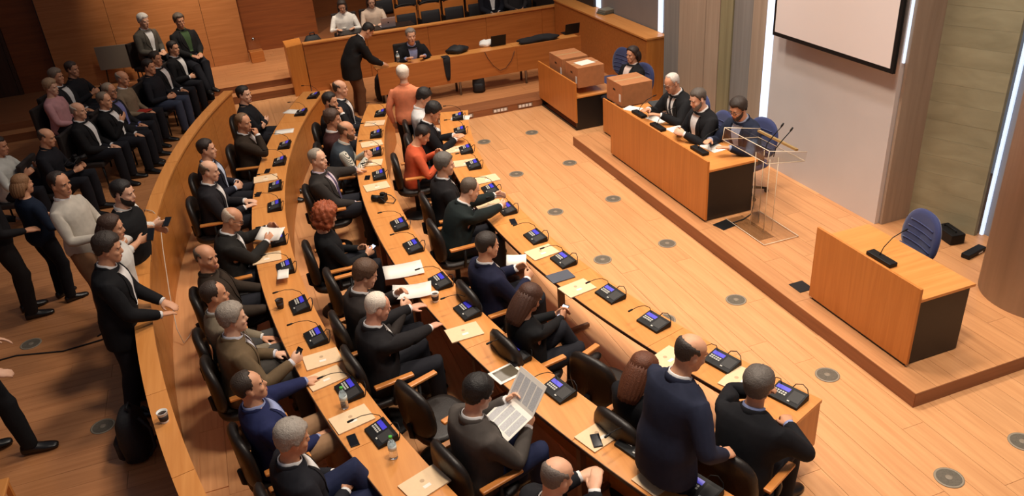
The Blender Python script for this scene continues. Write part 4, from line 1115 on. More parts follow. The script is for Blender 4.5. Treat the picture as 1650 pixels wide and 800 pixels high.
member(1, 853,482, 'long haired woman in black with crossed legs using her phone', tc=(22,22,24), top='sweater', shirt=(22,22,24), hair='long', hc=(70,40,26), lean=2, hpitch=30, scale=1.08, collar=False, **d(READ, LEGX, handR=('px',905,512,.78), handL=('px',896,506,.78)))
member(1, 1036,597, 'brown haired woman in black half hidden behind the standing man', tc=(20,20,24), top='sweater', hair='long', hc=(96,52,30), lean=2, hpitch=25, scale=1.08, collar=False, **d(DESK(.12,.4,.22)))
member(1, 1222,622, 'grey haired man in a black suit at the near end of the front row', tc=(24,24,28), shirt=(140,150,190), hair='full', hc=(92,84,78), lean=22, hpitch=4, hyaw=10, rz=face_rz(-21)+R_(4), **d(DESK(.3,.42,.24), elbowR=(1,.1,-.7), elbowL=(-1,-.1,-.5), handR=(.12,.40,.20), handL=(-.06,.36,.42), palmL=(0,-1,0), hdirL=(.2,0,1), curl=50))
# middle row
member(2, 548,143, 'bald man in a dark suit at the far end of the middle row', tc=(32,32,38), hair='bald', hc=(70,56,46), lean=4, hpitch=4, **d(LAP))
member(2, 532,164, 'bearded dark haired man resting chin on hand in the middle row', tc=(30,28,30), hair='short', hc=(34,26,22), beard=(34,26,22), lean=6, hpitch=6, hyaw=-14, **d(LAP, CHIN('R')))
member(2, 536,193, 'brown haired man in a maroon sweater in the middle row', top='sweater', tc=(62,34,32), hair='full', hc=(74,52,40), lean=6, hpitch=6, **d(LAP))
member(2, 558,211, 'bearded man in a grey vest over a striped shirt in the middle row', top='vest', tc=(58,66,74), shirt=(200,196,184), hair='bald', hc=(92,66,46), beard=(96,68,48), lean=22, hpitch=6, striped=STRIPE, **d(CLASP, handR=(.06,.36,.24), handL=(-.08,.36,.26)))
member(2, 512,257, 'grey haired man in a dark grey suit with striped tie in the middle row', tc=(52,48,46), shirt=(206,190,200), tie=(90,80,110), hair='receding', hc=(150,138,124), lean=-2, hpitch=0, hyaw=-30, twist=-18, **d(LAP, handL=('px',585,272,.76), palmL=(0,0,-1)))
member(2, 525,350, 'red curly haired woman in black holding a phone in the middle row', top='sweater', tc=(24,24,26), hair='curly', hc=(156,76,40), lean=0, hpitch=16, scale=1.08, collar=False, **d(READ, handR=(.10,.36,.14), handL=(-.08,.32,.14)))
member(2, 588,444, 'brown haired man in a dark suit reading large white sheets', tc=(50,44,42), hair='full', hc=(86,60,42), lean=8, hpitch=24, **d(READ, handR=(.14,.34,.26), handL=(-.08,.36,.30)))
member(2, 608,496, 'white haired man in a black suit with arm stretched on the middle desk', tc=(32,30,32), hair='receding', hc=(226,212,196), skin=(222,160,132), lean=6, hpitch=20, **d(DESK(.2,.46,.22), handR=('px',716,520,.78), handL=('px',660,497,.86), LEGXX=0))
member(2, 770,636, 'dark haired man in a grey jacket reading a newspaper', tc=(78,72,68), trousers=(30,36,64), hair='full', hc=(24,18,16), lean=6, hpitch=22, hyaw=6, **d(READ, handR=('px',850,690,.85), handL=('px',805,655,.95)))
member(2, 897,770, 'balding man seated at the bottom edge of the picture', tc=(30,30,34), hair='bald', hc=(110,98,90), lean=4, hpitch=18, **d(DESK(.2,.42,.24), handR=('px',958,792,.95), palmR=(0,0,-1)))
# rear row
member(3, 393,153, 'dark haired man in a black jacket at the far end of the rear row', tc=(26,26,30), top='sweater', shirt=(26,26,30), hair='short', hc=(34,26,22), lean=2, hpitch=2, hyaw=-14, **d(CROSS))
member(3, 392,198, 'man in a dark brown suit resting chin on hand in the rear row', tc=(50,40,32), hair='receding', hc=(120,90,62), lean=4, hpitch=8, hyaw=-24, **d(LAP, CHIN('R')))
member(3, 333,241, 'dark haired man in a navy suit in the rear row', tc=(34,34,44), shirt=(190,200,220), hair='short', hc=(44,32,26), lean=4, hpitch=2, **d(CLASP))
member(3, 337,276, 'bald man in a dark suit and white shirt in the rear row', tc=(36,34,38), hair='bald', hc=(96,78,62), lean=8, hpitch=10, hyaw=-4, **d(DESK(.10,.36,.16)))
member(3, 374,354, 'white haired man in glasses reading a white paper in the rear row', tc=(38,36,34), hair='bald', hc=(190,170,150), glasses=True, lean=12, hpitch=26, **d(READ, handR=('px',430,390,.86), handL=('px',432,368,.90)))
member(3, 332,416, 'bald man in a dark brown jacket turned towards the camera', tc=(54,44,36), shirt=(54,44,36), hair='bald', hc=(80,66,54), skin=(204,146,112), lean=-4, hpitch=0, hyaw=-44, hroll=-6, tie=None, **d(LAP, handR=(.2,.36,.08), handL=(-.16,.38,.10)))
member(3, 346,476, 'dark receding haired man in a grey tweed jacket in the rear row', tc=(124,112,94), shirt=(210,206,200), trousers=(70,68,66), hair='receding', hc=(56,42,34), lean=0, hpitch=0, **d(LAP))
member(3, 375,514, 'grey haired man in a brown tweed jacket holding a phone', tc=(104,86,64), shirt=(206,206,214), tie=(70,60,58), trousers=(66,62,58), hair='full', hc=(150,138,126), lean=8, hpitch=4, **d(LAP, handR=('px',470,585,.84), palmR=(-1,0,0), handL=(-.12,.32,.12), curl=45))
member(3, 402,624, 'dark haired man in a navy blazer with arm on the rear desk', tc=(34,40,78), shirt=(150,160,200), trousers=(150,116,86), hair='receding', hc=(54,42,34), lean=-4, hpitch=-8, hyaw=-6, **d(LAP, handL=('px',492,615,.78), palmL=(0,0,-1)))
member(3, 471,709, 'grey haired man in a black suit with clasped hands', tc=(30,30,36), trousers=(36,42,70), hair='full', hc=(158,148,138), lean=2, hpitch=14, **d(CLASP, LEGX))
# empty swivel chairs
empty_chair(1,938,606,.75, 10, 'empty black leather swivel chair between the two front row women')
place(chair0, 'chair', arc(14.24+.5,-3.9), face_rz(-3.9), 'empty black leather swivel chair beside the red haired woman', G_CH, CHS)
place(chair0, 'chair', arc(14.24+.52,-12.4), face_rz(-12.4)+R_(8), 'empty black leather swivel chair beside the newspaper reader', G_CH, CHS)
empty_chair(1,668,335,.75, 0, 'empty black leather swivel chair behind the grey haired man of the front row') if False else None
# standing in the rows
i = person('man in a navy suit standing with his back to the camera', (1112,570), 'stand', rz=face_rz(-18)+R_(-8), tc=(38,42,60), trousers=(28,30,40), hair='bald', hc=(52,42,36), lean=16, hpitch=18, hyaw=-14, handR=(.26,.22,-.02), handL=(-.2,.36,-.08))
i = person('white haired man in a salmon shirt standing between the rows', (649,120), 'stand', rz=R_(-20), scale=1.02, top='shirt', tc=(226,136,98), trousers=(40,36,34), hair='full', hc=(236,222,206), lean=4, hyaw=20, handR=(.25,.06,-.12), handL=(-.25,.04,-.12))
# ------------------------------------------------------------------ people behind the parapet
i = person('man in a black suit leaning on the parapet', (176,402), 'stand', rz=face_rz(-4)+R_(-4), tc=(24,24,27), hair='full', hc=(52,42,36), lean=14, hpitch=14, at=None, handR=('px',240,462,1.08), handL=('px',236,446,1.08), palmR=(0,0,-1), palmL=(0,0,-1)) if False else None
def stander(label, px, py, drz=0, **k):
    return person(label, (px, py), 'stand', rz=face_rz(pol(at(px,py,1.6))[1])+R_(drz), **k)
S1 = stander('man in a black suit leaning on the parapet', 174,401, -4, tc=(24,24,27), hair='full', hc=(52,42,36), lean=10, hpitch=12, handR=(.13,.33,.0), handL=(-.10,.34,.0), hdirR=(-.8,.6,0), hdirL=(.8,.6,0), palmR=(0,0,-1), palmL=(0,0,-1), footR=(.12,-.12,.085), footL=(-.12,-.10,.085))
S2 = stander('brown haired woman in a white shirt holding a recorder over the parapet', 180,368, -6, top='tee', tc=(216,212,206), trousers=(60,70,96), hair='long', hc=(66,44,32), lean=8, hpitch=10, scale=1.08, handR=('px',238,380,1.30), handL=('px',226,372,1.28), palmR=(-1,0,0), palmL=(1,0,0), footR=(.1,-.15,.085), footL=(-.1,-.12,.085))
S3 = stander('bearded man in a black vest and white sleeves holding a recorder', 198,312, -18, top='vest', tc=(28,28,30), shirt=(226,222,216), hair='short', hc=(28,22,20), beard=(30,22,20), lean=10, hpitch=10, handR=('px',262,362,1.16), handL=('px',246,366,1.16), palmR=(-1,0,0), palmL=(1,0,0), footR=(.1,-.15,.085), footL=(-.1,-.12,.085))
S4 = stander('man in a pale grey sweater and headset with beige trousers', 96,297, -20, top='sweater', tc=(196,188,176), trousers=(134,98,72), hair='receding', hc=(46,34,28), lean=-4, hpitch=6, hyaw=-10, handR=(.14,.30,.12), handL=(-.10,.30,.12), palmR=(-1,0,0), palmL=(1,0,0))
S5 = stander('blonde haired person in a dark blue top seen from behind', 37,298, 40, top='sweater', tc=(26,36,54), trousers=(24,24,28), hair='bob', hc=(150,108,72), lean=2, hpitch=4, handR=(.2,.26,.1), handL=(-.2,.26,.1), collar=False, scale=1.0)
S6 = person('person in dark clothes cut off by the left edge beside the blonde person', (-44,292), 'stand', rz=R_(-70), top='sweater', tc=(28,26,28), trousers=(34,30,30), hair='short', hc=(40,30,26), handR=(.2,.25,.05), handL=(-.2,.25,.05), collar=False)
S7 = person('person in black trousers cut off by the left edge at the bottom', (-105,470), 'stand', rz=R_(-80), tc=(26,26,30), trousers=(24,24,27), hair='short', hc=(40,30,26), footR=(.12,.16,.085), footL=(-.1,-.18,.085))
# public gallery
G_GAL = 'dark gallery chairs'
def visitor(px, py, label, drz=0, bz=0.0, chair=True, **k):
    P = at(px, py, 1.28+bz)
    i = person(label, (px, py), 'sit', rz=face_rz(pol(P)[1])+R_(drz), base_z=bz, **k); PEOPLE[label] = i
    if chair: seat_for(i, 'dark gallery chair under the '+' '.join(label.replace(' in the gallery','').replace(' of the gallery','').split()[:10]).rstrip(' by the in a and of with'), gal0, 'gal', G_GAL)
    return i
visitor(289,34,'man in a black jacket with legs stretched out by the back wall', -30, .307, seat=.58, tc=(28,27,28), shirt=(60,80,50), hair='full', hc=(90,76,64), lean=-4, hpitch=4, footR=(.1,.62,.12), footL=(.02,.60,.14), **d(LAP))
visitor(231,34,'white haired man in a grey jacket by the back wall', -14, .307, seat=.58, tc=(84,78,70), hair='full', hc=(214,206,196), lean=10, hpitch=10, **d(LAP))
visitor(279,78,'dark haired man in a black suit at the far end of the gallery front row', 0, 0, tc=(26,25,27), hair='short', hc=(40,30,26), lean=2, hpitch=4, **d(CLASP))
visitor(251,95,'man in a dark suit and white shirt second from the far end of the gallery', 0, 0, tc=(28,27,30), hair='short', hc=(60,48,40), lean=0, hpitch=4, **d(LAP))
visitor(240,108,'man in a dark zipped jacket in the gallery front row', 0, 0, top='sweater', tc=(32,32,38), shirt=(32,32,38), hair='short', hc=(50,40,34), lean=2, hpitch=6, trousers=(60,66,84), **d(CLASP))
visitor(197,127,'bald man in a taupe sweater holding a red folder in the gallery', 0, 0, top='sweater', tc=(128,110,90), hair='bald', hc=(150,134,118), lean=6, hpitch=10, **d(LAP))
visitor(176,147,'man in glasses and blue shirt in the gallery', 0, 0, tc=(34,33,36), shirt=(110,112,160), glasses=True, hair='receding', hc=(150,130,110), lean=0, hpitch=6, **d(LAP))
visitor(168,162,'man in a black jacket with hand on his chest in the gallery', 0, 0, tc=(26,25,27), hair='receding', hc=(120,104,88), lean=0, hpitch=8, **d(LAP, handR=(.02,.18,.30), palmR=(0,-1,0), hdirR=(-1,.1,.3)))
visitor(126,179,'bald man in a dark suit and white shirt in the gallery', 0, 0, tc=(28,27,29), hair='bald', hc=(190,176,160), lean=0, hpitch=6, **d(LAP))
visitor(116,112,'man in a dark jacket in the second gallery row', 0, .12, top='sweater', tc=(30,30,34), shirt=(30,30,34), hair='short', hc=(64,50,42), lean=2, hpitch=6, **d(READ))
visitor(91,124,'grey haired man half hidden in the second gallery row', 0, .12, tc=(40,38,40), hair='full', hc=(126,108,92), lean=0, hpitch=4, **d(LAP))
visitor(82,141,'fair haired person in a pink sweater in the gallery', 0, .06, top='sweater', tc=(204,150,152), hair='full', hc=(170,136,104), lean=2, hpitch=8, collar=False, **d(LAP))
visitor(75,222,'balding man in a dark jacket holding a camera in the gallery', 0, 0, top='sweater', tc=(30,30,36), shirt=(30,30,36), hair='bald', hc=(70,56,48), lean=10, hpitch=14, **d(READ, handR=(.10,.34,.16), handL=(-.12,.34,.16)))
visitor(-2,236,'person in a pale shirt cut off by the left edge in the gallery', 0, 0, top='shirt', tc=(196,196,190), hair='short', hc=(40,30,26), lean=8, hpitch=10, **d(READ))
# press
i = person('man in a dark jacket and brown trousers bending over a black bag', (592,50), 'stand', rz=R_(-84), tc=(30,28,28), trousers=(98,66,44), hair='short', hc=(30,24,20), base_z=0.0, lean=44, hpitch=48, handR=(.1,.5,-.06), handL=(-.08,.5,-.06))
i = person('grey haired man in a black suit seated behind the press desk', (662,58), 'sit', rz=R_(180), base_z=.127, tc=(26,26,29), shirt=(140,150,190), hair='short', hc=(130,120,112), lean=26, hpitch=4, seat=.43, footR=(.12,.10,.085), footL=(-.12,.08,.085), **d(DESK(.16,.34,.26)))
seat_for(i, 'dark chair under the man behind the press desk', gal0, 'gal', G_GAL)
i = person('woman in a white blouse writing at the upper press tier', (551,10), 'sit', rz=R_(172), base_z=.306, top='shirt', tc=(238,232,224), hair='long', hc=(52,38,30), lean=10, hpitch=24, scale=1.08, **d(DESK(.16,.36,.2)))
seat_for(i, 'dark chair under the woman in white at the press tier', gal0, 'gal', G_GAL)
i = person('woman in a light top behind a silver laptop at the press tier', (598,2), 'sit', rz=R_(176), base_z=.306, top='shirt', tc=(214,190,170), hair='long', hc=(70,48,36), lean=8, hpitch=20, scale=1.08, **d(DESK(.12,.38,.2)))
seat_for(i, 'dark chair under the woman with the silver laptop', gal0, 'gal', G_GAL)
i = person('person in dark clothes with a white badge at the top edge', (818,-22), 'sit', at_xy=(6.0,18.35), rz=R_(180), base_z=.306, tc=(28,28,36), hair='short', hc=(40,30,26), lean=0, **d(LAP))
i = person('person in a dark grey top beside the badge wearer', (850,-24), 'sit', at_xy=(6.6,18.35), rz=R_(180), base_z=.306, top='sweater', tc=(50,46,48), hair='short', hc=(40,30,26), lean=0, **d(LAP))
# stage
G_BL = 'blue fabric chairs on the stage'
def panelist(px, py, label, drz, chair, bz=SZ, **k):
    i = person(label, (px, py), 'sit', rz=R_(90+drz), base_z=bz, footR=(.12,.24,.085), footL=(-.12,.20,.085), **k); seat_for(i, chair, blue0, 'blue', G_BL); return i
panelist(1083,134,'white haired man in a black suit writing at the panel desk', 4, 'blue chair under the white haired panelist', tc=(28,28,30), hair='receding', hc=(206,196,186), tie=(40,36,40), glasses=True, lean=20, hpitch=22, **d(DESK(.14,.44,.26)))
panelist(1125,160,'grey bearded man in a black suit at the middle of the panel desk', 0, 'blue chair under the middle panelist', tc=(28,28,31), hair='short', hc=(84,74,66), beard=(130,120,110), lean=14, hpitch=18, **d(CLASP, handR=(.08,.36,.24), handL=(-.08,.36,.24)))
panelist(1190,176,'dark haired bearded man in a navy jacket at the panel desk end', 10, 'blue chair under the navy jacketed panelist', tc=(36,42,60), shirt=(160,170,196), hair='full', hc=(48,36,28), beard=(60,46,38), glasses=True, lean=20, hpitch=20, **d(DESK(.16,.44,.24)))
panelist(1019,88,'dark haired woman in black on a blue chair by the partition', 14, 'blue chair under the woman by the partition', 0.0, tc=(24,24,27), shirt=(210,190,180), hair='bob', hc=(44,30,26), lean=-4, hpitch=4, scale=1.08, **d(LAP))
def blue_at(px, py, z, rz, label, bz=SZ): P = at(px,py,z); place(blue0,'blue',(P.x,P.y,bz),R_(rz),label,G_BL,CHS)
blue_at(984,104,.75,100,'empty blue chair beside the woman by the partition',0.0)
blue_at(1443,400,.80,80,'empty blue chair behind the speaker desk')
# ------------------------------------------------------------------ things on the desks
def on_desk(px, py, z=DZ): P = at(px, py, z); r, a = pol(P); return P, a
UN = {1: [(763,185),(760,208),(767,238),(782,262),(797,304),(823,335),(867,380),(910,418),(980,475),(1046,522),(1160,584),(1267,639)],
 2: [(622,181),(611,215),(608,244),(613,281),(641,362),(665,397),(707,454),(753,500),(829,572),(897,630),(1020,722),(1132,785)],
 3: [(497,154),(467,182),(450,234),(445,260),(439,300),(439,332),(446,386),(455,432),(484,491),(512,542),(564,628),(618,696)]}
UR = {1: 12.66, 2: 13.95, 3: 15.35}
for row, l in UN.items():
    for i, (px, py) in enumerate(l):
        P, a = on_desk(px, py, DZ+.03); Q = arc(UR[row], a, DZ+.001)
        place(unit0, 'unit', Q, face_rz(a), 'black conference microphone unit, %s from the far end of the %s desk row' % (ORD[i], ROWN[row]), G_UNIT)
FO = {1: [(736,241),(750,263),(784,289),(788,331),(873,407),(930,465),(1076,579),(1192,612)],
 2: [(604,199),(599,232),(598,263),(607,301),(748,536),(966,702),(1061,770)],
 3: [(428,288),(430,416),(519,579),(524,610),(567,676),(684,780)]}
for row, l in FO.items():
    for i, (px, py) in enumerate(l):
        P, a = on_desk(px, py, DZ+.005)
        place(folder0, 'folder', (P.x,P.y,DZ+.001), face_rz(a)+R_(90+random.uniform(-8,8)), 'cream document folder, %s from the far end of the %s desk row' % (ORD[i], ROWN[row]), G_FOLD)
def sheet(label, px, py, z, w_, h_, drz=0, n=1, tilt=0, m=None, cat='paper', name='paper_sheet', curl=0):
    P = at(px, py, z); a = pol(P)[1]; q = MB(); N = 6
    vs = []; 
    for th in (.0015, 0):
        for i in range(N+1):
            for j in range(2):
                x = -w_/2+w_*i/N; y = (-h_/2, h_/2)[j]; vs.append((x, y, th+curl*(x/(w_/2))**2))
    fs = [(2*i,2*i+2,2*i+3,2*i+1) for i in range(N)]; O_ = 2*(N+1); fs += [tuple(reversed([v+O_ for v in f])) for f in fs]
    rim = [2*i for i in range(N+1)]+[2*i+1 for i in range(N,-1,-1)]; fs += [(rim[(i+1)%len(rim)], rim[i], rim[i]+O_, rim[(i+1)%len(rim)]+O_) for i in range(len(rim))]
    q.add(vs, fs, m or M_paper, True); o = q.build(name, None, None, (P.x,P.y,z), face_rz(a)+R_(drz)); o.rotation_euler.x = R_(tilt); tag(o, label, cat); return o
sheet('white paper at the far end of the front desk', 742,190,DZ+.002,.30,.21,80)
sheet('white sheets beside the first units of the rear desk', 472,180,DZ+.002,.30,.21,70)
sheet('white sheet under a unit of the rear desk', 458,212,DZ+.002,.30,.21,95)
sheet('large white sheet spread on the middle desk', 650,436,DZ+.012,.42,.30,80,curl=.01)
sheet('second large white sheet half off the middle desk', 664,470,DZ+.02,.40,.28,70,curl=.02)
sheet('white printed paper in the hands of the man in glasses', 436,378,.90,.30,.21,60,tilt=18,curl=.02)
sheet('white paper laid over the eighth unit of the rear desk', 456,442,DZ+.075,.12,.20,80)
sheet('sheet in the hands of the navy jacketed man', 832,420,.86,.21,.15,60,tilt=20,curl=.01)
# newspaper held open: two leaves
nw = thing('newspaper', 'open white newspaper held by the man in the grey jacket', 'newspaper', at(838,655,.98), face_rz(-14))
for s, rx in ((-1,28),(1,52)):
    q = MB(); q.box(-.17,.17,min(0,s*.26),max(0,s*.26),0,.003,M_paper,Matrix.Rotation(R_(40),4,'X') @ Matrix.Rotation(R_(s*16),4,'X')); pg = q.build('page', None, nw)
    for c in range(4):
        q = MB(); y0 = .03 if s > 0 else -.23; q.box(-.15+c*.078,-.085+c*.078,y0,y0+.19,.003,.0036,mat('newsprint',(190,190,192),.8,noise=.25,nscale=160),Matrix.Rotation(R_(40),4,'X') @ Matrix.Rotation(R_(s*16),4,'X')); q.build('text_column', None, pg)
def phone(label, px, py, z, drz=0, screen=(20,20,24), lit=0, tilt=0, size=(.072,.145), who=None, k='R'):
    P = at(px,py,z) if who is None else PEOPLE[who]['palm'+k]+Vector((0,0,.012)); t = thing('smartphone', label, 'phone', P, face_rz(pol(P)[1])+R_(drz)); t.rotation_euler.x = R_(tilt)
    q = MB(); q.box(-size[0]/2,size[0]/2,-size[1]/2,size[1]/2,0,.009,M_plastic,None,.003); q.build('case', None, t)
    q = MB(); q.box(-size[0]/2+.004,size[0]/2-.004,-size[1]/2+.008,size[1]/2-.008,.009,.0096,mat('screen_%d_%d_%d_%g' % (*screen,lit),screen,.1,emit=(screen,lit) if lit else None)); q.build('screen', None, t)
phone('black phone lying on the front desk', 827,358,DZ+.001,80)
phone('black phone on a folder of the middle desk', 961,711,DZ+.0125,60)
phone('black phone on the middle desk near the far units', 592,287,DZ+.001,80)
phone('black phone on the rear desk beside a folder', 431,276,DZ+.001,85)
phone('black phone on the rear desk near the bald man', 416,314,DZ+.001,80)
phone('dark phone lying on the near end of the rear desk', 569,711,DZ+.001,82)
phone('phone raised by the man in brown tweed', 479,572,.92,20,tilt=50,who='grey haired man in a brown tweed jacket holding a phone')
phone('bright phone in the hand of the red haired woman', 583,380,.78,20,(190,205,235),.8,25,who='red curly haired woman in black holding a phone in the middle row')
phone('bright phone in the hand of the long haired woman', 915,503,.82,20,(214,222,240),.8,30,who='long haired woman in black with crossed legs using her phone')
phone('phone in the hand of the woman in orange', 704,248,.86,20,(180,180,190),.3,25,who='dark haired woman in an orange sweater reading her phone')
phone('black recorder held over the parapet by the bearded man', 269,358,1.22,70,tilt=20)
phone('small recorder held by the woman in white', 243,378,1.38,70,tilt=40)
# tablets
def tablet(label, px, py, rim, scr, drz):
    P, a = on_desk(px,py); t = thing('tablet', label, 'tablet', (P.x,P.y,DZ+.001), face_rz(a)+R_(drz))
    q = MB(); q.box(-.13,.13,-.10,.10,0,.009,rim,None,.003); q.build('case', None, t)
    q = MB(); q.box(-.10,.10,-.075,.075,.009,.0098,scr); q.build('screen', None, t)
tablet('white framed tablet on the middle desk', 816,603, mat('tablet_white',(236,230,220),.4), mat('tablet_screen',(92,84,70),.15), 92)
P, a = on_desk(903,447); q = MB(); q.box(-.13,.13,-.09,.09,0,.012,mat('slate_cover',(76,80,92),.7),None,.003); tag(q.build('notebook', None, None, (P.x,P.y,DZ+.001), face_rz(a)+R_(86)), 'slate grey notebook on the front desk', 'notebook')
# cups and bottles
def cup(label, px, py, z, sleeve=True, dark=False):
    P = at(px,py,z+.05); t = thing('paper_cup', label, 'cup', (P.x,P.y,z+.001))
    mc = mat('cup_dark',(44,30,22),.6) if dark else M_white
    q = MB(); q.rings([[(r*math.cos(k*math.pi/10), r*math.sin(k*math.pi/10), zz) for k in range(20)] for r, zz in ((.030,0),(.030,.002),(.041,.095),(.043,.098),(.039,.098),(.028,.01))],mc,True,True); q.build('cup', None, t)
    q = MB(); q.lathe([(.0325,.02),(.0335,.02),(.0395,.07),(.038,.07)],20,mat('cup_sleeve',(52,38,34),.7)); q.build('sleeve', None, t)
    q = MB(); q.lathe([(.035,.078),(.035,.08)],20,mat('coffee',(46,26,16),.2)); q.build('coffee', None, t)
cup('white paper cup with dark sleeve on the parapet', 263,672,PZ)
cup('white paper cup with dark sleeve on the middle desk', 701,479,DZ)
cup('small dark cup on the rear desk', 451,490,DZ,True,True)
M_pet = mat('clear_plastic',(235,242,246),.05,trans=.9); M_cap = mat('green_cap',(70,170,60),.4)
def bottle(label, px, py, z, cap=M_cap):
    P = at(px,py,z+.1); t = thing('water_bottle', label, 'bottle', (P.x,P.y,z+.001))
    q = MB(); q.lathe([(.028,0),(.033,.006),(.033,.06),(.030,.075),(.033,.09),(.033,.135),(.022,.165),(.013,.18),(.013,.195)],18,M_pet); q.build('bottle', None, t)
    q = MB(); q.lathe([(.015,.194),(.015,.212),(.012,.214)],14,cap); q.build('cap', None, t)
    q = MB(); q.lathe([(.0335,.085),(.0335,.13)],18,mat('bottle_label',(214,224,222),.5)); q.build('label', None, t)
bottle('green capped water bottle beside the navy blazer man', 553,642,DZ)
bottle('green capped water bottle at the near end of the rear desk', 632,722,DZ)
bottle('clear water bottle before the man at the press desk', 641,92,.126+.771, M_white)
# DSLR-style camera on the middle desk and one in the gallery
def camera_(label, P, rz):
    t = thing('photo_camera', label, 'camera', P, rz)
    q = MB(); q.box(-.07,.07,-.04,.04,0,.095,M_plastic,None,.012); q.build('body', None, t)
    q = MB(); q.box(-.03,.03,-.03,.03,.09,.125,M_plastic,None,.01); q.build('viewfinder', None, t)
    q = MB(); q.tube([(0,.04,.045),(0,.10,.045),(0,.15,.045)],[.038,.036,.041],18,M_plastic); q.build('lens', None, t)
    q = MB(); q.tube([(-.07,0,.08),(-.11,-.08,.04),(-.06,-.16,.01),(.05,-.15,.01),(.10,-.07,.04),(.07,0,.08)],.006,6,M_rubber); q.build('strap', None, t)
P, a = on_desk(618,325); camera_('black camera with strap on the middle desk', (P.x,P.y,DZ+.001), face_rz(a)+R_(150))
camera_('black camera held by the balding man in the gallery', at(124,262,.86), R_(-60))
# ------------------------------------------------------------------ stage things
def mic_base(label, px, py, z, rz, parent=None):
    P = at(px,py,z); t = thing('desk_microphone', label, 'microphone', (P.x,P.y,z), R_(rz))
    q = MB(); q.box(-.16,.16,-.05,.05,0,.045,M_plastic,None,.01); q.build('base', None, t)
    q = MB(); q.tube([(.03,0,.045),(.035,-.04,.12),(.04,-.14,.20),(.04,-.26,.24)],.005,6,M_plastic); g = q.build('gooseneck', None, t)
    q = MB(); q.tube([(.04,-.25,.238),(.04,-.27,.243),(.04,-.31,.25)],[.005,.010,.007],8,M_plastic); q.build('microphone_head', None, g)
TZ = SZ+.725
mic_base('black gooseneck microphone on the speaker desk', 1420,420, SZ+.736, 90)
mic_base('black microphone before the white haired panelist', 1030,186, TZ, 90)
mic_base('black microphone before the middle panelist', 1060,207, TZ, 90)
mic_base('black microphone before the navy jacketed panelist', 1127,245, TZ, 90)
for l, px, py, w_, h_, dr in (('white papers before the white haired panelist',1062,192,.34,.26,10),('white document before the middle panelist',1094,211,.34,.24,4),('white document before the navy jacketed panelist',1150,238,.32,.24,6),('loose white sheets at the far corner of the panel desk',1020,176,.26,.20,30)):
    P = at(px,py,TZ); q = MB(); q.box(-w_/2,w_/2,-h_/2,h_/2,0,.006,M_paper); tag(q.build('document', None, None, (P.x,P.y,TZ+.001), R_(90+dr)), l, 'paper')
P = at(1030,181,TZ); q = MB(); q.box(-.16,.16,-.1,.1,0,.02,mat('charcoal_cover',(60,62,64),.6),None,.004); tag(q.build('notebook', None, None, (6.0,10.5,TZ+.001), R_(80)), 'charcoal notebook at the far end of the panel desk', 'notebook')
P = at(1168,363,SZ); q = MB(); q.box(-.12,.12,-.1,.1,0,.006,M_darkmetal,None,.002); tag(q.build('floor_box', None, None, (P.x,P.y,SZ+.001), .2), 'dark metal floor box beside the panel desk', 'floor box')
P = at(1300,462,SZ); q = MB(); q.box(-.12,.06,-.1,.1,0,.006,M_darkmetal,None,.002); tag(q.build('floor_box', None, None, (P.x-.03,P.y+.02,SZ+.001), 0), 'dark metal floor box at the speaker desk corner', 'floor box')
q = MB(); q.tube([(6.02,8.02,.80),(6.03,7.99,.5),(6.0,7.95,.25),(5.92,7.88,SZ+.012),(5.75,7.80,SZ+.012),(5.55,7.78,SZ+.012)],.007,6,M_rubber); tag(q.build('power_cable', None), 'black cable hanging from the panel desk end to the floor', 'cable')
P = at(1528,385,SZ); t = thing('loudspeaker', 'black monitor box on the floor behind the speaker desk chair', 'loudspeaker', (P.x,P.y,SZ), R_(80))
q = MB(); q.box(-.16,.16,-.09,.09,.001,.13,M_plastic,None,.01); q.build('cabinet', None, t)
q = MB(); q.lathe([(.045,0),(.045,.006),(.03,.003)],18,M_darkmetal,Matrix.Translation((.08,-.09,.06)) @ Matrix.Rotation(R_(90),4,'X')); q.build('cone', None, t)
q = MB(); q.tube([(-.1,0,.13),(-.1,0,.15),(.1,0,.15),(.1,0,.13)],.008,6,M_plastic); q.build('handle', None, t)
P = at(1568,410,SZ); t = thing('cable_box', 'flat black cable box on the floor by the round column', 'box', (P.x,P.y,SZ), R_(12))
q = MB(); q.box(-.17,.17,-.05,.05,.001,.06,M_plastic,None,.01); q.build('body', None, t)
q = MB(); q.box(.02,.10,-.052,-.05,.015,.03,M_white); q.build('sticker', None, t)
P = at(972,22,1.2); t = thing('book_stack', 'pile of flat grey devices on the partition top', 'device', (P.x+.08,P.y,1.201), .2)
for k in range(3): q = MB(); q.box(-.17+.02*k,.17-.01*k,-.13,.13,k*.03,k*.03+.028,mat('device_grey%d' % k,(90+20*k,92+16*k,82+14*k),.5),None,.005); q.build('unit', None, t)
# ------------------------------------------------------------------ press tier things
def laptop(label, P, rz, m, open_=105, logo=False):
    t = thing('laptop', label, 'laptop', P, R_(rz))
    q = MB(); q.box(-.16,.16,-.11,.11,0,.014,m,None,.004); q.build('base', None, t)
    q = MB(); q.box(-.14,.14,-.03,.09,.014,.0155,M_plastic); q.build('keyboard', None, t)
    Mt = Matrix.Translation((0,.11,.012)) @ Matrix.Rotation(R_(open_-90),4,'X').inverted()
    q = MB(); q.box(-.16,.16,0,.008,0,.22,m,Mt,.003); l = q.build('lid', None, t)
    q = MB(); q.box(-.15,.15,-.001,0,.01,.21,mat('laptop_screen',(120,130,150),.2,emit=((120,130,150),.3)),Mt); q.build('screen', None, l)
    if logo: q = MB(); q.lathe([(.016,0),(.016,.001)],14,M_darkmetal,Mt @ Matrix.Translation((0,.0095,.11)) @ Matrix.Rotation(R_(-90),4,'X')); q.build('emblem', None, l)
PDZ = .126+.771
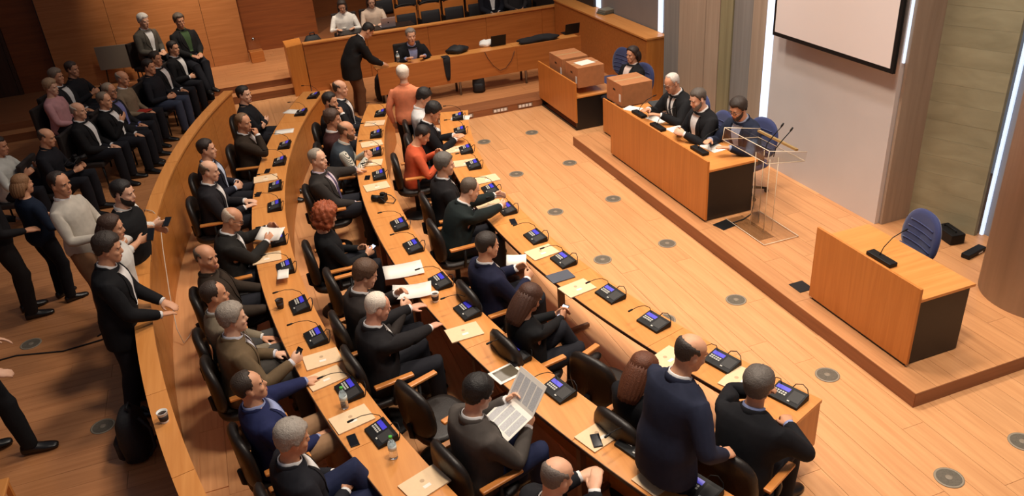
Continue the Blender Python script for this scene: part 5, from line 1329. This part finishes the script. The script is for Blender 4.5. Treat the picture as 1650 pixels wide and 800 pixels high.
laptop('black laptop on the press desk', at(800,72,PDZ), 180, M_plastic); laptop('black laptop at the right end of the press desk', at(918,53,PDZ), 180, M_plastic)
def heap(label, name, cat, P, sx, sy, sz, m, seed, rz=0):
    r = np.random.default_rng(seed); q = MB(); e = MB(); ball(e, V3(0,0,sz*.45), np.eye(3), sx, sy, sz*.6, 18, 10)
    vs = [(x*(1+.12*math.sin(7*y/sy+seed)), y*(1+.12*math.sin(6*x/sx+seed)), max(0, z+sz*.12*math.sin(5*x/sx+4*y/sy+seed))) for x, y, z in e.v]
    q.add(vs, e.f, m, True); return tag(q.build(name, None, None, P, rz), label, cat)
M_bag = mat('bag_nylon',(24,23,26),.7,noise=.2,bump=.4); M_dark = mat('dark_cloth',(22,20,24),.9,noise=.1)
heap('crumpled white shirt on the press desk', 'folded_shirt', 'cloth', at(785,74,PDZ), .17,.12,.12, M_white, 3)
heap('black coat lying on the press desk', 'coat', 'coat', at(868,67,PDZ), .45,.14,.12, M_dark, 5)
heap('black bag on the press desk beside the white papers', 'shoulder_bag', 'bag', at(737,85,PDZ), .22,.14,.14, M_bag, 8)
def at_y(px, py, Y): d_ = RC.T @ np.array([px-PPX, py-PPY, FPX]); t_ = Y/d_[1]; return Vector((d_[0]*t_, Y, CAMH+d_[2]*t_))
P = at_y(719,92,14.93); t = thing('scarf', 'black cloth hanging over the press desk front', 'cloth', (P.x,14.93,.126+.80))
q = MB(); rs = [[(x*k, -.012-.010*math.sin(9*x+zz*8), zz) for x in np.linspace(-.07,.07,7)]+[(x*k, -.001, zz) for x in np.linspace(.07,-.07,7)] for zz, k in ((.012,1.0),(-.1,.95),(-.22,.85),(-.34,.7),(-.44,.35))]
q.rings(rs, M_dark, True); q.build('hanging_end', None, t)
q = MB(); q.box(-.07,.07,-.012,.16,.001,.014,M_dark); q.build('folded_end', None, t)
q = MB(); q.tube([at_y(x,y,14.915) for x, y in ((781,84),(786,94),(795,106),(806,114),(815,110),(824,98),(829,82))],.005,6,M_rubber); tag(q.build('power_cable', None), 'dark cable drooping over the press desk front', 'cable')
def backpack(label, P, rz, s=1.0):
    t = thing('backpack', label, 'bag', P, rz); t.scale = (s,)*3
    q = MB(); rs = []
    for z, w_, d_ in ((0,.12,.07),(.02,.15,.10),(.2,.16,.11),(.36,.14,.09),(.44,.09,.05),(.45,.03,.02)): rs.append([(x, y, z) for x, y in superell(20,w_,d_,3)])
    q.rings(rs, M_bag, True, True); q.build('body', None, t)
    q = MB(); rs = []
    for z, w_, d_ in ((.03,.10,.03),(.06,.12,.045),(.2,.12,.045),(.24,.09,.02)): rs.append([(x, y+.10, z) for x, y in superell(16,w_,d_,3)])
    q.rings(rs, M_bag, True, True); q.build('front_pocket', None, t)
    for sx in (-1,1): q = MB(); q.tube([(sx*.07,-.10,.40),(sx*.09,-.17,.30),(sx*.09,-.16,.12),(sx*.10,-.10,.04)],.014,6,M_bag); q.build('shoulder_strap', None, t)
    q = MB(); q.tube([(-.04,-.03,.44),(-.03,-.03,.49),(.03,-.03,.49),(.04,-.03,.44)],.009,6,M_bag); q.build('handle', None, t)
    return t
backpack('black backpack standing on the gallery floor against the parapet', (arc(17.10,-6.4).x, arc(17.10,-6.4).y, .002), R_(80), 1.15)
P = at(617,150,0); backpack('black backpack hanging beside the bending man', (2.75,15.62,.13), R_(20), 1.2)
P = at(775,150,.126); backpack('black backpack under the press desk', (P.x,P.y+.1,.127), R_(160), .8)
backpack('large black bag on the ledge of the upper tier', (1.75,17.75,.52), R_(10), 1.35)
q = MB(); q.box(-.3,.6,-.25,.25,0,.21,M_panelx); tag(q.build('storage_box', None, None, (1.85,17.78,.306)), 'low wooden box behind the upper tier front', 'box')
# upper tier table and silver laptop
ut = thing('press_table', 'narrow beech table behind the upper tier front', 'desk', (2.9,17.9,.306))
q = MB(); q.box(-.55,1.1,-.22,.22,.70,.73,M_black); q.build('tabletop', None, ut)
for x in (-.5,1.05):
    for y in (-.18,.18): q = MB(); q.box(x-.02,x+.02,y-.02,y+.02,0,.70,M_black); q.build('leg', None, ut)
laptop('silver laptop with round emblem on the upper press table', (3.42,17.86,.306+.731), 180, mat('silver_shell',(190,180,184),.35,.3), 105, True)
sheet('white notepad before the woman in the white blouse', 555,43,1.04,.3,.21,0)
# tip-up seats of the upper tier
M_seatw = wood('seat_veneer',(196,112,50),(214,134,66),'X',.35)
def make_tip():
    t = thing('tip_up_seat', 'x', 'seat')
    q = MB(); q.box(-.26,.26,.0,.02,.40,.92,M_seatw,None,.004); q.build('back_panel', None, t)
    q = MB(); rs = [[(x, -.04-.03*math.sin(math.pi*f), .42+f*.34+.0*x) for x in np.linspace(-.22,.22,9)]+[(x, -.005, .42+f*.34) for x in np.linspace(.22,-.22,9)] for f in np.linspace(0,1,6)]
    q.rings(rs, mat('seat_cushion',(36,34,38),.85), True, True); q.build('cushion', None, t)
    q = MB(); q.tube([(x, .01+.0*x, .92+.05*(1-(x/.24)**2)) for x in np.linspace(-.24,.24,9)],.022,8,M_plastic); q.build('top_roll', None, t)
    for s in (-1,1): q = MB(); q.box(s*.275-.012,s*.275+.012,-.2,.02,0,.62,M_plastic); q.build('side_frame', None, t)
    return t
tip0 = make_tip()
for r, (Y, z) in enumerate(((18.75,.306),(19.75,.50))):
    for i in range(6):
        X = 4.05+i*.58-(.3*r); 
        place(tip0, 'tip', (X,Y,z), 0, 'wood backed tip-up seat, %s from the left in the %s row of the upper tier' % (ORD[i], ('nearer','farther')[r]), 'tip-up seats of the upper tier')
q = MB(); q.box(1.6,7.5,19.3,22.6,.306,.50,M_riserx); ris = struct(q.build('floor_tier', M_riserx)); tag(ris,'second step of the upper tier')
# clear bin on the back platform
P = at(416,99,.307); t = thing('ballot_box', 'clear box on a wooden base at the back wall corner', 'box', (P.x,P.y,.307), .1)
q = MB(); q.box(-.15,.15,-.12,.12,0,.26,M_panelx,None,.006); q.build('base', None, t)
q = MB(); q.box(-.14,.14,-.11,.11,.261,.50,M_acr,None,.004); q.build('clear_box', None, t)
q = MB(); q.lathe([(.035,.50),(.03,.53),(.012,.56)],12,M_metal); q.build('lid_knob', None, t)
# gallery back: a grey easel board and stair rail
P = at(192,92,.9); t = thing('display_board', 'grey board leaning by the back wall in the gallery', 'board', (P.x,P.y,.31), R_(-10))
q = MB(); q.box(-.45,.45,-.015,.015,.35,.85,mat('board_grey',(120,108,96),.7)); q.build('board', None, t)
for s in (-1,1): q = MB(); q.tube([(s*.38,.02,0),(s*.30,.02,.85)],.015,8,M_darkmetal); q.build('leg', None, t)
# white cable over the parapet
pts = [arc(RP1+.03,5.2,.8),arc(RP1+.02,5.0,PZ+.01),arc(RP0+.05,4.6,PZ+.02),arc(RP0-.03,4.2,PZ-.04),arc(RP0-.03,3.0,.75),arc(RP0-.04,1.2,.4),arc(RP0-.06,-.2,.15),arc(RP0-.10,-.6,.02),arc(RP0-.16,-.2,.02),arc(RP0-.2,.3,.02)]
q = MB(); q.tube(pts,.0055,6,mat('cream_cable',(206,190,170),.5)); tag(q.build('white_cable', None), 'white cable hanging over the parapet to the floor', 'cable')
q = MB(); q.tube([(-3.6,8.95,.012),(-3.0,9.0,.012),(-2.5,8.85,.012),(-2.1,8.9,.012),(-1.95,9.0,.012),(-2.05,9.1,.012),(-2.15,9.0,.012)],.008,6,M_rubber); tag(q.build('power_cable', None), 'black cable lying on the gallery floor', 'cable')
P = at(0,790,.4); t = thing('stool', 'corner of a pale wooden stool at the bottom left edge', 'stool', (P.x-.14,P.y-.1,0))
q = MB(); q.box(-.2,.2,-.2,.2,.40,.43,M_desk,None,.006); q.build('seat', None, t)
for sx in (-1,1):
    for sy in (-1,1): q = MB(); q.box(sx*.17-.02,sx*.17+.02,sy*.17-.02,sy*.17+.02,0,.40,M_panel); q.build('leg', None, t)
# red folder in the gallery
P = at(232,182,.62); q = MB(); q.box(-.13,.13,-.09,.09,0,.012,mat('red_card',(170,44,30),.6),None,.002); o = q.build('red_folder', None, None, (P.x,P.y,.66), R_(-40)); tag(o,'red folder on the lap of the bald man in taupe','folder')
for k_, pr_ in (('chair',chair0),('blue',blue0),('gal',gal0),('unit',unit0),('folder',folder0),('tip',tip0)):
    if k_ not in used: bpy.data.objects.remove(pr_)
# ------------------------------------------------------------------ bring the whole place to metres (people 1.8 m tall)
GS = .94
for o in bpy.data.objects:
    if o.parent is None:
        o.location = o.location*GS
        if o.type == 'LIGHT': o.data.energy *= GS*GS; 
        elif o.type != 'CAMERA': o.scale = o.scale*GS
        if o.type == 'LIGHT' and o.data.type == 'AREA': o.data.size *= GS
